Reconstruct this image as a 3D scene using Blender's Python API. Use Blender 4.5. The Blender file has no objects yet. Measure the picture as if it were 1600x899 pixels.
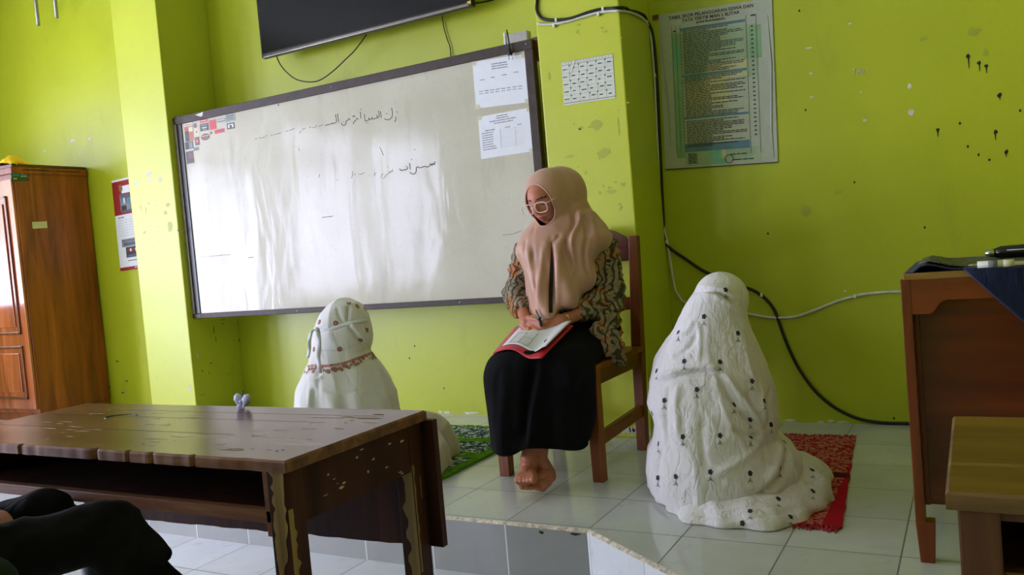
import bpy, bmesh, math, random
import numpy as np
from mathutils import Vector, Matrix, noise
from mathutils.bvhtree import BVHTree

SC = bpy.context.scene
COL = SC.collection
random.seed(7)
PI = math.pi

# ------------------------------------------------------------------ camera
YAW, PITCH, ROLL, FPX = -0.504799607, -0.0443653656, -0.0847157074, 1315.14033
CAM = Vector((0, 0, 0.9))
_f = Vector((math.sin(YAW)*math.cos(PITCH), math.cos(YAW)*math.cos(PITCH), math.sin(PITCH)))
_r = Vector((math.cos(YAW), -math.sin(YAW), 0)); _u = _r.cross(_f)
CR = _r*math.cos(ROLL) + _u*math.sin(ROLL)
CU = -_r*math.sin(ROLL) + _u*math.cos(ROLL)
CF = _f
cd = bpy.data.cameras.new('camera'); cam = bpy.data.objects.new('camera', cd); COL.objects.link(cam)
cd.sensor_width = 36; cd.sensor_fit = 'HORIZONTAL'; cd.lens = FPX/1600*36; cd.clip_start = 0.02; cd.clip_end = 200
cam.matrix_world = Matrix(((CR.x, CU.x, -CF.x, CAM.x), (CR.y, CU.y, -CF.y, CAM.y), (CR.z, CU.z, -CF.z, CAM.z), (0, 0, 0, 1)))
SC.camera = cam

# ------------------------------------------------------------------ light
W = bpy.data.worlds.new('sky'); SC.world = W; W.use_nodes = True
wn = W.node_tree.nodes; wl = W.node_tree.links; wn.clear()
wo = wn.new('ShaderNodeOutputWorld'); wb = wn.new('ShaderNodeBackground')
tc = wn.new('ShaderNodeTexCoord'); nz = wn.new('ShaderNodeTexNoise'); rp = wn.new('ShaderNodeValToRGB')
nz.inputs['Scale'].default_value = 4.0; nz.inputs['Detail'].default_value = 5
rp.color_ramp.elements[0].position = 0.45; rp.color_ramp.elements[0].color = (0.14, 0.14, 0.12, 1)
rp.color_ramp.elements[1].position = 0.56; rp.color_ramp.elements[1].color = (0.90, 0.93, 1.32, 1)
wl.new(tc.outputs['Generated'], nz.inputs['Vector']); wl.new(nz.outputs['Fac'], rp.inputs['Fac'])
wl.new(rp.outputs['Color'], wb.inputs['Color']); wl.new(wb.outputs['Background'], wo.inputs['Surface'])
wb.inputs['Strength'].default_value = 24.0
SC.view_settings.view_transform = 'Standard'
SC.view_settings.look = 'None'
SC.view_settings.gamma = 1.0
SC.view_settings.use_curve_mapping = False
SC.view_settings.exposure = 0.0
try:
    SC.cycles.max_bounces = 8; SC.cycles.diffuse_bounces = 5; SC.cycles.glossy_bounces = 4
    SC.cycles.sample_clamp_indirect = 6.0
    SC.cycles.use_denoising = True
except Exception: pass
# the classroom's openings: (wall, along0, along1, z0, z1)
LEFT_X, RIGHT_X, REAR_Y, BACK_Y, CEIL, LOW = -7.2, 2.3, -4.2, 3.963, 3.5, -0.19
WIN_L = [(-3.7, -2.2, 0.5, 2.7), (-1.95, -0.4, 0.5, 2.7), (-0.1, 1.25, -0.17, 2.6), (1.6, 2.75, 0.75, 2.45)]
WIN_B = [(-6.9, -5.9, 0.75, 2.4)]
def portal(loc, rot, sx, sy):
    l = bpy.data.lights.new('window_daylight', 'AREA'); l.shape = 'RECTANGLE'; l.size = sx; l.size_y = sy; l.energy = 1
    l.cycles.is_portal = True
    o = bpy.data.objects.new('window_daylight', l); COL.objects.link(o); o.location = loc; o.rotation_euler = rot
for a, b, z0, z1 in WIN_L: portal((LEFT_X-0.16, (a+b)/2, (z0+z1)/2), (0, -PI/2, 0), z1-z0, b-a)
for a, b, z0, z1 in WIN_B: portal(((a+b)/2, REAR_Y-0.16, (z0+z1)/2), (PI/2, 0, 0), b-a, z1-z0)

# ------------------------------------------------------------------ geometry helpers
def ray(x, y):
    return CF + CR*((x-800)/FPX) - CU*((y-449.5)/FPX)
def at(x, y, Y):
    "point seen at photo position x, y on the vertical plane that lies Y metres in front"
    d = ray(x, y); return CAM + d*(Y/d.y)
def onz(x, y, z=0.0):
    d = ray(x, y); return CAM + d*((z-0.9)/d.z)
def onx(x, y, X):
    d = ray(x, y); return CAM + d*(X/d.x)

class MB:
    def __init__(s): s.v = []; s.f = []; s.m = []; s.sm = []
    def add(s, vs, fs, m=0, smooth=False):
        b = len(s.v); s.v += [Vector(v) for v in vs]
        for f in fs: s.f.append([i+b for i in f]); s.m.append(m); s.sm.append(smooth)
        return s
    def box(s, lo, hi, m=0, bev=0.0, M=None):
        (x0, y0, z0), (x1, y1, z1) = lo, hi
        if bev <= 0:
            vs = [(x0,y0,z0),(x1,y0,z0),(x1,y1,z0),(x0,y1,z0),(x0,y0,z1),(x1,y0,z1),(x1,y1,z1),(x0,y1,z1)]
            fs = [(3,2,1,0),(4,5,6,7),(0,1,5,4),(1,2,6,5),(2,3,7,6),(3,0,4,7)]
        else:
            bm = bmesh.new(); bmesh.ops.create_cube(bm, size=1)
            for v in bm.verts:
                v.co = Vector((x0+(v.co.x+.5)*(x1-x0), y0+(v.co.y+.5)*(y1-y0), z0+(v.co.z+.5)*(z1-z0)))
            bmesh.ops.bevel(bm, geom=bm.edges[:], offset=min(bev, .45*min(x1-x0, y1-y0, z1-z0)), segments=2, affect='EDGES', profile=.6)
            bm.verts.index_update()
            vs = [v.co.copy() for v in bm.verts]; fs = [[v.index for v in f.verts] for f in bm.faces]; bm.free()
        if M is not None: vs = [M @ Vector(v) for v in vs]
        return s.add(vs, fs, m)
    def bar(s, a, b, w, d, m=0, bev=0.0, side=Vector((1, 0, 0)), w2=None, d2=None):
        "rectangular bar from a to b; w along side, d across; may taper"
        a, b = Vector(a), Vector(b); z = (b-a).normalized(); x = (side - z*side.dot(z)).normalized(); y = z.cross(x)
        w2 = w if w2 is None else w2; d2 = d if d2 is None else d2; L = (b-a).length
        bm = bmesh.new(); bmesh.ops.create_cube(bm, size=1)
        for v in bm.verts:
            t = v.co.z+.5; ww = w+(w2-w)*t; dd = d+(d2-d)*t
            v.co = a + x*(v.co.x*ww) + y*(v.co.y*dd) + z*(L*t)
        if bev > 0: bmesh.ops.bevel(bm, geom=bm.edges[:], offset=bev, segments=2, affect='EDGES', profile=.6)
        bm.verts.index_update()
        s.add([v.co.copy() for v in bm.verts], [[v.index for v in f.verts] for f in bm.faces], m); bm.free(); return s
    def tube(s, pts, r, m=0, n=8, closed=False, flat=1.0):
        pts = [Vector(p) for p in pts]; N = len(pts); R = r if isinstance(r, (list, tuple)) else [r]*N
        rings = []; up = None
        for i, p in enumerate(pts):
            if closed: t = pts[(i+1) % N]-pts[i-1]
            else: t = pts[min(i+1, N-1)]-pts[max(i-1, 0)]
            t = t.normalized() if t.length > 1e-9 else Vector((0, 0, 1))
            if up is None: up = Vector((0, 0, 1)) if abs(t.z) < .9 else Vector((1, 0, 0))
            x = (up - t*up.dot(t)).normalized(); up = x; y = t.cross(x)
            rings.append([p + x*(math.cos(2*PI*k/n)*R[i]) + y*(math.sin(2*PI*k/n)*R[i]*flat) for k in range(n)])
        vs = [v for g in rings for v in g]; fs = []
        for i in range(N if closed else N-1):
            j = (i+1) % N
            for k in range(n): fs.append((i*n+k, i*n+(k+1) % n, j*n+(k+1) % n, j*n+k))
        if not closed: fs.append(tuple(range(n-1, -1, -1))); fs.append(tuple((N-1)*n+k for k in range(n)))
        return s.add(vs, fs, m, True)
    def lathe(s, prof, M=None, n=24, m=0):
        vs = []; fs = []
        for r, z in prof:
            for k in range(n): vs.append(Vector((r*math.cos(2*PI*k/n), r*math.sin(2*PI*k/n), z)))
        for i in range(len(prof)-1):
            for k in range(n): fs.append((i*n+k, i*n+(k+1) % n, (i+1)*n+(k+1) % n, (i+1)*n+k))
        fs.append(tuple(range(n-1, -1, -1))); fs.append(tuple((len(prof)-1)*n+k for k in range(n)))
        if M is not None: vs = [M @ v for v in vs]
        return s.add(vs, fs, m, True)
    def ell(s, c, rad, m=0, R=None, n=20, k=14):
        c = Vector(c); vs = []; fs = []
        for i in range(k+1):
            ph = -PI/2+PI*i/k
            for j in range(n):
                th = 2*PI*j/n; v = Vector((math.cos(ph)*math.cos(th)*rad[0], math.cos(ph)*math.sin(th)*rad[1], math.sin(ph)*rad[2]))
                if R is not None: v = R @ v
                vs.append(c+v)
        for i in range(k):
            for j in range(n): fs.append((i*n+j, i*n+(j+1) % n, (i+1)*n+(j+1) % n, (i+1)*n+j))
        return s.add(vs, fs, m, True)
    def cap(s, a, b, ra, rb=None, m=0, n=12):
        "capsule"
        rb = ra if rb is None else rb; a, b = Vector(a), Vector(b); d = b-a; L = max(d.length, 1e-6); d = d/L
        pts = []; R = []
        for i in range(5):
            t = PI/2*(i/4); pts.append(a-d*(ra*math.cos(t))); R.append(max(ra*math.sin(t), ra*.05))
        for i in range(5):
            t = PI/2*(1-i/4); pts.append(b+d*(rb*math.cos(t))); R.append(max(rb*math.sin(t), rb*.05))
        return s.tube(pts, R, m, n)
    def prism(s, poly, axis_o, ax, ay, az, depth, m=0):
        "extrude polygon (u,v) laid on ax, ay at axis_o by depth along az"
        o, ax, ay, az = Vector(axis_o), Vector(ax), Vector(ay), Vector(az); n = len(poly)
        vs = [o+ax*u+ay*v for u, v in poly]+[o+ax*u+ay*v+az*depth for u, v in poly]
        fs = [tuple(range(n-1, -1, -1)), tuple(range(n, 2*n))]+[(i, (i+1) % n, n+(i+1) % n, n+i) for i in range(n)]
        return s.add(vs, fs, m)
    def quad(s, a, b, c, d, m=0): return s.add([a, b, c, d], [(0, 1, 2, 3)], m)
    def blot(s, o, ax, ay, ru, rv, m=0, n=9, jag=.25, off=.0008, seed=0):
        "an irregular flat mark lying just on a surface"
        rr = random.Random(seed); o = Vector(o); ax = Vector(ax); ay = Vector(ay); az = ax.cross(ay)
        vs = [o+az*off+ax*(ru*math.cos(2*PI*k/n)*(1+jag*rr.uniform(-1, 1)))+ay*(rv*math.sin(2*PI*k/n)*(1+jag*rr.uniform(-1, 1))) for k in range(n)]
        return s.add(vs, [tuple(range(n))], m)

def mat_list(mats): return mats if isinstance(mats, (list, tuple)) else [mats]
ROOT = {}
def obj(name, mb, mats, parent=None, label=None, cat=None, group=None, kind=None, origin=None, smooth=None, fixn=True):
    me = bpy.data.meshes.new(name)
    if parent is not None: loc = ROOT.get(parent.name, Vector((0, 0, 0)))
    elif origin == 'auto' or (origin is None and kind is None):
        xs = [v.x for v in mb.v]; ys = [v.y for v in mb.v]; zs = [v.z for v in mb.v]
        loc = Vector(((min(xs)+max(xs))/2, (min(ys)+max(ys))/2, min(zs)))
    else: loc = Vector(origin) if origin is not None else Vector((0, 0, 0))
    me.from_pydata([v-loc for v in mb.v], [], mb.f)
    for mt in mat_list(mats): me.materials.append(mt)
    me.polygons.foreach_set('material_index', mb.m)
    me.polygons.foreach_set('use_smooth', mb.sm if smooth is None else [smooth]*len(mb.f))
    me.update(); me.validate()
    o = bpy.data.objects.new(name, me); COL.objects.link(o)
    if parent is not None: o.parent = parent
    else: o.location = loc
    ROOT[o.name] = loc
    tag(o, label, cat, group, kind)
    return o
def tag(o, label=None, cat=None, group=None, kind=None):
    if label: o['label'] = label
    if cat: o['category'] = cat
    if group: o['group'] = group
    if kind: o['kind'] = kind
    return o
def thing(name, label, cat, loc, group=None, kind=None):
    o = bpy.data.objects.new(name, None); COL.objects.link(o); o.location = loc; o.empty_display_size = .05
    ROOT[o.name] = Vector(loc); return tag(o, label, cat, group, kind)

def smoothpath(pts, k=6, closed=False):
    P = [Vector(p) for p in pts]; N = len(P); out = []
    rng = range(N if closed else N-1)
    for i in rng:
        if closed: a, b, c, d = P[i-1], P[i], P[(i+1) % N], P[(i+2) % N]
        else: a, b, c, d = P[max(i-1, 0)], P[i], P[i+1], P[min(i+2, N-1)]
        for j in range(k):
            t = j/k
            out.append(0.5*((2*b)+(c-a)*t+(2*a-5*b+4*c-d)*t*t+(3*b-a-3*c+d)*t*t*t))
    if not closed: out.append(P[-1])
    return out

def remeshed(mb, voxel, smooth_it=4, fac=.5):
    "weld overlapping closed shapes into one continuous skin; returns an MB"
    me = bpy.data.meshes.new('tmp'); me.from_pydata([tuple(v) for v in mb.v], [], mb.f); me.update()
    bm = bmesh.new(); bm.from_mesh(me); bmesh.ops.remove_doubles(bm, verts=bm.verts[:], dist=1e-6)
    bmesh.ops.recalc_face_normals(bm, faces=bm.faces[:]); bm.to_mesh(me); bm.free()
    o = bpy.data.objects.new('tmp', me); COL.objects.link(o)
    r = o.modifiers.new('r', 'REMESH'); r.mode = 'VOXEL'; r.voxel_size = voxel; r.use_smooth_shade = True
    if smooth_it: sm = o.modifiers.new('s', 'SMOOTH'); sm.iterations = smooth_it; sm.factor = fac
    dg = bpy.context.evaluated_depsgraph_get(); me2 = bpy.data.meshes.new_from_object(o.evaluated_get(dg))
    out = MB(); out.v = [v.co.copy() for v in me2.vertices]; out.f = [list(p.vertices) for p in me2.polygons]
    out.m = [0]*len(out.f); out.sm = [True]*len(out.f)
    bpy.data.objects.remove(o); bpy.data.meshes.remove(me); bpy.data.meshes.remove(me2)
    return out
def normals(mb):
    V = np.array([tuple(v) for v in mb.v]); N = np.zeros_like(V)
    for k in (3, 4):
        F = np.array([f for f in mb.f if len(f) == k])
        if len(F) == 0: continue
        n = np.cross(V[F[:, 1]]-V[F[:, 0]], V[F[:, 2]]-V[F[:, 0]])
        if k == 4: n = n+np.cross(V[F[:, 2]]-V[F[:, 0]], V[F[:, 3]]-V[F[:, 0]])
        for i in range(k): np.add.at(N, F[:, i], n)
    L = np.linalg.norm(N, axis=1); L[L == 0] = 1
    return N/L[:, None]
def displace(mb, fn):
    N = normals(mb)
    for i, v in enumerate(mb.v):
        d = fn(v, Vector(N[i]))
        if isinstance(d, Vector): mb.v[i] = v+d
        else: mb.v[i] = v+Vector(N[i])*d
    return mb
def relax(mb, it=1, fac=.5, keep=None):
    V = np.array([tuple(v) for v in mb.v]); E = set()
    for f in mb.f:
        for i in range(len(f)): a, b = f[i], f[(i+1) % len(f)]; E.add((min(a, b), max(a, b)))
    E = np.array(list(E)); 
    for _ in range(it):
        S = np.zeros_like(V); C = np.zeros(len(V))
        np.add.at(S, E[:, 0], V[E[:, 1]]); np.add.at(S, E[:, 1], V[E[:, 0]]); np.add.at(C, E[:, 0], 1); np.add.at(C, E[:, 1], 1)
        T = S/np.maximum(C, 1)[:, None]; d = (T-V)*fac
        if keep is not None: d[keep] = 0
        V = V+d
    mb.v = [Vector(p) for p in V]; return mb
def nse(p, s=1.0, o=0.0): return noise.noise(Vector((p.x*s+o, p.y*s+o*1.7, p.z*s-o)))
def nse3(p, sx, sy, sz, o=0.0): return noise.noise(Vector((p.x*sx+o, p.y*sy+o*1.7, p.z*sz-o)))
def ridge(p, sx, sy, sz, o=0.0, pw=3): return (1-min(1, abs(nse3(p, sx, sy, sz, o))*1.6))**pw
def gs(x, w): return math.exp(-(x/w)**2)
def clampf(x, a=0., b=1.): return max(a, min(b, x))
def sstep(a, b, x): t = clampf((x-a)/(b-a)); return t*t*(3-2*t)

class Frame:
    "a local frame standing at o, n pointing away from the camera, s to the right"
    def __init__(s, o):
        s.o = Vector(o); d = Vector((s.o.x-CAM.x, s.o.y-CAM.y, 0)).normalized(); s.n = d; s.s = Vector((d.y, -d.x, 0))
    def px(s, x, y, off=0.0):
        d = ray(x, y); k = ((s.o-CAM).dot(s.n)+off)/d.dot(s.n); p = CAM+d*k
        return (p-s.o).dot(s.s), p.z
    def P(s, a, b, z): return Vector((s.o.x, s.o.y, 0))+s.s*a+s.n*b+Vector((0, 0, z))
    def pt(s, x, y, off=0.0):
        a, z = s.px(x, y, off); return s.P(a, off, z)
def silloft(fr, L, R, depth, nz=40, ns=40, expo=2.2, zmin=None, zmax=None):
    """closed body whose outline left/right is traced by L and R (photo points), depth(z, half width) -> (near, far)"""
    l = sorted([fr.px(*p)[::-1] for p in L]); r = sorted([fr.px(*p)[::-1] for p in R])
    z0 = max(l[0][0], r[0][0]) if zmin is None else zmin; z1 = min(l[-1][0], r[-1][0]) if zmax is None else zmax
    lz, ls = zip(*l); rz, rs = zip(*r); mb = MB(); rings = []
    for i in range(nz+1):
        t = i/nz; t = t if t < .7 else .7+.3*math.sin((t-.7)/.3*PI/2)
        z = z0+(z1-z0)*t
        a = float(np.interp(z, lz, ls)); b = float(np.interp(z, rz, rs)); c = (a+b)/2; h = max((b-a)/2, .004)
        nr, far = depth(z, h)
        g = []
        for k in range(ns):
            th = 2*PI*k/ns; cx = math.cos(th); sy = math.sin(th); e = 2/expo
            u = math.copysign(abs(cx)**e, cx)*h; w = math.copysign(abs(sy)**e, sy); w = w*(far if w > 0 else nr)
            g.append(fr.P(c+u, w, z))
        rings.append(g)
    vs = [v for g in rings for v in g]; n = ns
    fs = [(i*n+k, i*n+(k+1) % n, (i+1)*n+(k+1) % n, (i+1)*n+k) for i in range(nz) for k in range(n)]
    fs.append(tuple(range(n-1, -1, -1))); fs.append(tuple(nz*n+k for k in range(n)))
    return mb.add(vs, fs, 0, True)
def decals(mb, points, m, ru, rv=None, n=9, petals=0, off=.0012, rot=0.0):
    "surface marks that follow the skin of mb; points are photo positions"
    bvh = BVHTree.FromPolygons([tuple(v) for v in mb.v], [tuple(f) for f in mb.f]); rv = rv or ru
    for i, p in enumerate(points):
        hit, nrm, _, _ = bvh.ray_cast(CAM, ray(p[0], p[1]).normalized())
        if hit is None: continue
        if nrm.dot(ray(p[0], p[1])) > 0: nrm = -nrm
        a = Vector((0, 0, 1)).cross(nrm).normalized() if abs(nrm.z) < .98 else Vector((1, 0, 0)); b = nrm.cross(a)
        rt = rot+(p[2] if len(p) > 2 else 0); a, b = a*math.cos(rt)+b*math.sin(rt), b*math.cos(rt)-a*math.sin(rt)
        sc = p[3] if len(p) > 3 else 1
        vs = [hit+nrm*off]
        for k in range(n):
            th = 2*PI*k/n; q = 1+.22*math.cos(petals*th) if petals else 1
            c = hit+a*(ru*sc*q*math.cos(th))+b*(rv*sc*q*math.sin(th))
            loc, nn, _, dd = bvh.find_nearest(c)
            if nn.dot(nrm) < 0: nn = -nn
            vs.append((loc+nn*off) if dd < .03 else c+nrm*off)
        mb.add(vs, [(0, k+1, (k+1) % n+1) for k in range(n)], m, True)
    return mb
# ------------------------------------------------------------------ materials
def newmat(name):
    m = bpy.data.materials.new(name); m.use_nodes = True; nt = m.node_tree
    return m, nt, nt.nodes['Principled BSDF']
def lin(c):
    return tuple((x/12.92 if x <= .04045 else ((x+.055)/1.055)**2.4) for x in [v/255 for v in c])+(1,)
def N(nt, t, **kw):
    n = nt.nodes.new(t)
    for k, v in kw.items():
        if k.startswith('i_'): n.inputs[k[2:].replace('_', ' ')].default_value = v
        else: setattr(n, k, v)
    return n
def coords(nt, scale=(1, 1, 1), rot=(0, 0, 0)):
    t = N(nt, 'ShaderNodeTexCoord'); mp = N(nt, 'ShaderNodeMapping'); mp.inputs['Scale'].default_value = scale; mp.inputs['Rotation'].default_value = rot
    nt.links.new(t.outputs['Object'], mp.inputs['Vector']); return mp.outputs['Vector']
def noise_tex(nt, vec, scale, detail=4, rough=.55, dist=0):
    n = N(nt, 'ShaderNodeTexNoise'); n.inputs['Scale'].default_value = scale; n.inputs['Detail'].default_value = detail
    n.inputs['Roughness'].default_value = rough; n.inputs['Distortion'].default_value = dist
    nt.links.new(vec, n.inputs['Vector']); return n.outputs['Fac']
def ramp(nt, fac, stops):
    r = N(nt, 'ShaderNodeValToRGB'); e = r.color_ramp.elements
    while len(e) < len(stops): e.new(.5)
    for i, (p, c) in enumerate(stops): e[i].position = p; e[i].color = c if len(c) == 4 else lin(c)
    nt.links.new(fac, r.inputs['Fac']); return r.outputs['Color']
def mix(nt, a, b, fac, mode='MIX'):
    m = N(nt, 'ShaderNodeMix', data_type='RGBA', blend_type=mode)
    for s, v in ((6, a), (7, b), (0, fac)):
        if hasattr(v, 'links') or hasattr(v, 'is_output'): nt.links.new(v, m.inputs[s])
        else: m.inputs[s].default_value = v
    return m.outputs[2]
def mth(nt, op, a, b=None):
    m = N(nt, 'ShaderNodeMath', operation=op)
    for i, v in enumerate((a, b)):
        if v is None: continue
        if hasattr(v, 'is_output'): nt.links.new(v, m.inputs[i])
        else: m.inputs[i].default_value = v
    return m.outputs[0]
def bump(nt, bs, h, strength=.2, dist=.01):
    b = N(nt, 'ShaderNodeBump'); b.inputs['Strength'].default_value = strength; b.inputs['Distance'].default_value = dist
    nt.links.new(h, b.inputs['Height']); nt.links.new(b.outputs['Normal'], bs.inputs['Normal'])
def plain(name, c, rough=.5, spec=.5, metal=0, var=.06, vs=30, bmp=0, sheen=0, coat=0):
    m, nt, bs = newmat(name); L = lin(c)
    v = coords(nt); f = noise_tex(nt, v, vs)
    dk = tuple(x*(1-var*2) for x in L[:3])+(1,); lt = tuple(min(1, x*(1+var*2)) for x in L[:3])+(1,)
    nt.links.new(ramp(nt, f, [(.3, dk), (.7, lt)]), bs.inputs['Base Color'])
    bs.inputs['Roughness'].default_value = rough; bs.inputs['Specular IOR Level'].default_value = spec; bs.inputs['Metallic'].default_value = metal
    if bmp: bump(nt, bs, noise_tex(nt, v, vs*4), bmp, .004)
    if sheen: bs.inputs['Sheen Weight'].default_value = sheen
    if coat: bs.inputs['Coat Weight'].default_value = coat; bs.inputs['Coat Roughness'].default_value = .12
    return m
def wood(name, dark, mid, light, axis='x', scale=1.0, rough=.35, coat=0.0, scuff=None, spec=.5, bmp=.15):
    m, nt, bs = newmat(name)
    s = {'x': (1.2, 14, 14), 'y': (14, 1.2, 14), 'z': (14, 14, 1.2)}[axis]
    v = coords(nt, tuple(k*scale for k in s)); f = noise_tex(nt, v, 1.3, 7, .6, .6)
    v2 = coords(nt, tuple(k*scale*.25 for k in s)); f2 = noise_tex(nt, v2, 1.5, 3, .5, .3)
    c1 = ramp(nt, f, [(.30, dark), (.52, mid), (.72, light)]); c2 = ramp(nt, f2, [(.3, (150, 150, 150)), (.7, (255, 255, 255))])
    c = mix(nt, c1, c2, .8, 'MULTIPLY')
    if scuff:
        v3 = coords(nt, tuple(k*.4 for k in s)); f3 = noise_tex(nt, v3, 1.2, 8, .75, .4)
        mk = ramp(nt, f3, [(.585, (0, 0, 0, 1)), (.66, (1, 1, 1, 1))])
        c = mix(nt, c, lin(scuff), mth(nt, 'MULTIPLY', mk, .55))
    nt.links.new(c, bs.inputs['Base Color']); bs.inputs['Roughness'].default_value = rough; bs.inputs['Specular IOR Level'].default_value = spec
    if coat: bs.inputs['Coat Weight'].default_value = coat; bs.inputs['Coat Roughness'].default_value = .1
    bump(nt, bs, f, bmp, .002); return m
def wallpaint(name, c, rough=.38):
    m, nt, bs = newmat(name); v = coords(nt)
    f = noise_tex(nt, v, 1.1, 6, .6); f2 = noise_tex(nt, v, 9, 8, .7); f3 = noise_tex(nt, coords(nt, (1, 1, .35)), 5, 8, .7)
    L = lin(c); base = ramp(nt, f, [(.3, tuple(x*.9 for x in L[:3])+(1,)), (.7, tuple(min(1, x*1.06) for x in L[:3])+(1,))])
    g = mix(nt, base, lin((140, 144, 56)), mth(nt, 'MULTIPLY', ramp(nt, f3, [(.60, (0, 0, 0, 1)), (.78, (1, 1, 1, 1))]), .45))
    nt.links.new(g, bs.inputs['Base Color']); bs.inputs['Roughness'].default_value = rough
    bump(nt, bs, mth(nt, 'ADD', f2, f), .35, .004); return m
def tiles(name, ox, oy, s, c=(205, 208, 203), grout=(120, 122, 118), rough=.1, mode='xy', gw=.0022, dirv=None):
    m, nt, bs = newmat(name); t = N(nt, 'ShaderNodeTexCoord'); sp = N(nt, 'ShaderNodeSeparateXYZ'); nt.links.new(t.outputs['Object'], sp.inputs[0])
    def line(src, o):
        a = mth(nt, 'DIVIDE', mth(nt, 'SUBTRACT', src, o), s); fr = mth(nt, 'ABSOLUTE', mth(nt, 'SUBTRACT', mth(nt, 'FRACT', mth(nt, 'ADD', a, 100.5)), .5))
        return mth(nt, 'LESS_THAN', fr, gw/s), mth(nt, 'FLOOR', mth(nt, 'ADD', a, 100.0))
    if dirv: 
        src = mth(nt, 'ADD', mth(nt, 'MULTIPLY', sp.outputs[0], dirv[0]), mth(nt, 'MULTIPLY', sp.outputs[1], dirv[1])); gx, ix = line(src, ox)
    else: gx, ix = line(sp.outputs[0], ox)
    if mode == 'xy': gy, iy = line(sp.outputs[1], oy); g = mth(nt, 'MAXIMUM', gx, gy)
    else: g = gx; iy = ix
    cm = N(nt, 'ShaderNodeCombineXYZ'); nt.links.new(ix, cm.inputs[0]); nt.links.new(iy, cm.inputs[1])
    wnz = N(nt, 'ShaderNodeTexWhiteNoise'); nt.links.new(cm.outputs[0], wnz.inputs['Vector'])
    v = coords(nt); f = noise_tex(nt, v, 2.2, 7, .65, .8); L = lin(c)
    base = ramp(nt, f, [(.35, tuple(x*.9 for x in L[:3])+(1,)), (.6, L)])
    base = mix(nt, base, ramp(nt, wnz.outputs['Value'], [(0, (238, 238, 238)), (1, (255, 255, 255))]), 1.0, 'MULTIPLY')
    dirt = ramp(nt, noise_tex(nt, v, 14, 8, .7), [(.56, (0, 0, 0, 1)), (.75, (1, 1, 1, 1))])
    base = mix(nt, base, lin((150, 148, 138)), mth(nt, 'MULTIPLY', dirt, .35))
    nt.links.new(mix(nt, base, lin(grout), g), bs.inputs['Base Color'])
    rr = mth(nt, 'ADD', mth(nt, 'MULTIPLY', g, .5), mth(nt, 'ADD', mth(nt, 'MULTIPLY', f, .12), rough-.04)); nt.links.new(rr, bs.inputs['Roughness'])
    bump(nt, bs, mth(nt, 'SUBTRACT', mth(nt, 'MULTIPLY', f, .25), g), .12, .002); return m
def fabric(name, c, rough=.85, wr=.5, sc=9, sheen=.1, var=.04, dist=.012):
    m, nt, bs = newmat(name); v = coords(nt); L = lin(c)
    f = noise_tex(nt, v, sc, 5, .55, .5); w = noise_tex(nt, v, 400, 2)
    nt.links.new(ramp(nt, f, [(.3, tuple(x*(1-var) for x in L[:3])+(1,)), (.7, tuple(min(1, x*(1+var)) for x in L[:3])+(1,))]), bs.inputs['Base Color'])
    bs.inputs['Roughness'].default_value = rough; bs.inputs['Sheen Weight'].default_value = sheen; bs.inputs['Specular IOR Level'].default_value = .25 if sheen > 0 else .1
    r = mth(nt, 'ABSOLUTE', mth(nt, 'SUBTRACT', noise_tex(nt, coords(nt, (1.2, 1.2, .55)), sc*.9, 3, .5, .35), .5))
    bump(nt, bs, mth(nt, 'ADD', mth(nt, 'MULTIPLY', mth(nt, 'MINIMUM', r, .09), 5.0), mth(nt, 'MULTIPLY', w, .04)), wr, dist); return m

LIME = (178, 187, 36)
M = dict(
    wall=wallpaint('lime_wall_paint', LIME), pillar=wallpaint('lime_pillar_paint', (190, 198, 50)),
    ceil=plain('ceiling_board', (225, 225, 215), .8), chipw=plain('bare_plaster', (205, 205, 190), .8), mild=plain('black_nail_stain', (28, 26, 12), .8), smudge=plain('grey_smudge', (164, 172, 46), .5),
    chipg=plain('green_crayon', (40, 130, 50), .8), rust=plain('rust_streak', (130, 100, 30), .8),
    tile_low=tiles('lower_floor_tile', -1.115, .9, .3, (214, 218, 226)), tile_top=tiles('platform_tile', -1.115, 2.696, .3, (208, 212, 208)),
    tile_rise_shaded=tiles('shaded_platform_riser_tile', -1.115, 0, .3, (158, 158, 158), (215, 215, 215), .2, 'x'),  # front riser's shade is put into the tile colour as a darker grey
    tile_diag_lit=tiles('lit_platform_diagonal_riser_tile', -1.117*.813-2.373*-.582+.25, 0, .3, (240, 244, 250), (176, 178, 182), .2, 'x', dirv=(.813, -.582)),  # window light on the diagonal riser painted in as a whiter tile
    nose=plain('worn_tile_edge', (200, 188, 172), .5, var=.25, vs=60),
    frame_dk=plain('dark_brown_aluminium', (60, 47, 40), .5, .3, var=.12), frame_side=plain('grey_aluminium', (130, 122, 112), .4, metal=.3),
    white=plain('white_plastic', (222, 222, 214), .4), paper=plain('white_paper', (226, 228, 236), .7, var=.01), ink=plain('printed_ink', (62, 62, 66), .8),
    inkl=plain('pale_printed_ink', (120, 120, 128), .8), black=plain('black_plastic', (14, 14, 15), .35), cable=plain('black_cable_rubber', (10, 10, 10), .5), wcable=plain('white_cable_rubber', (205, 205, 195), .5),
    red=plain('red_print', (176, 40, 40), .5), chrome=plain('bright_metal', (190, 190, 195), .25, metal=1), silver=plain('dull_silver', (150, 150, 150), .35, metal=.8),
)
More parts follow.
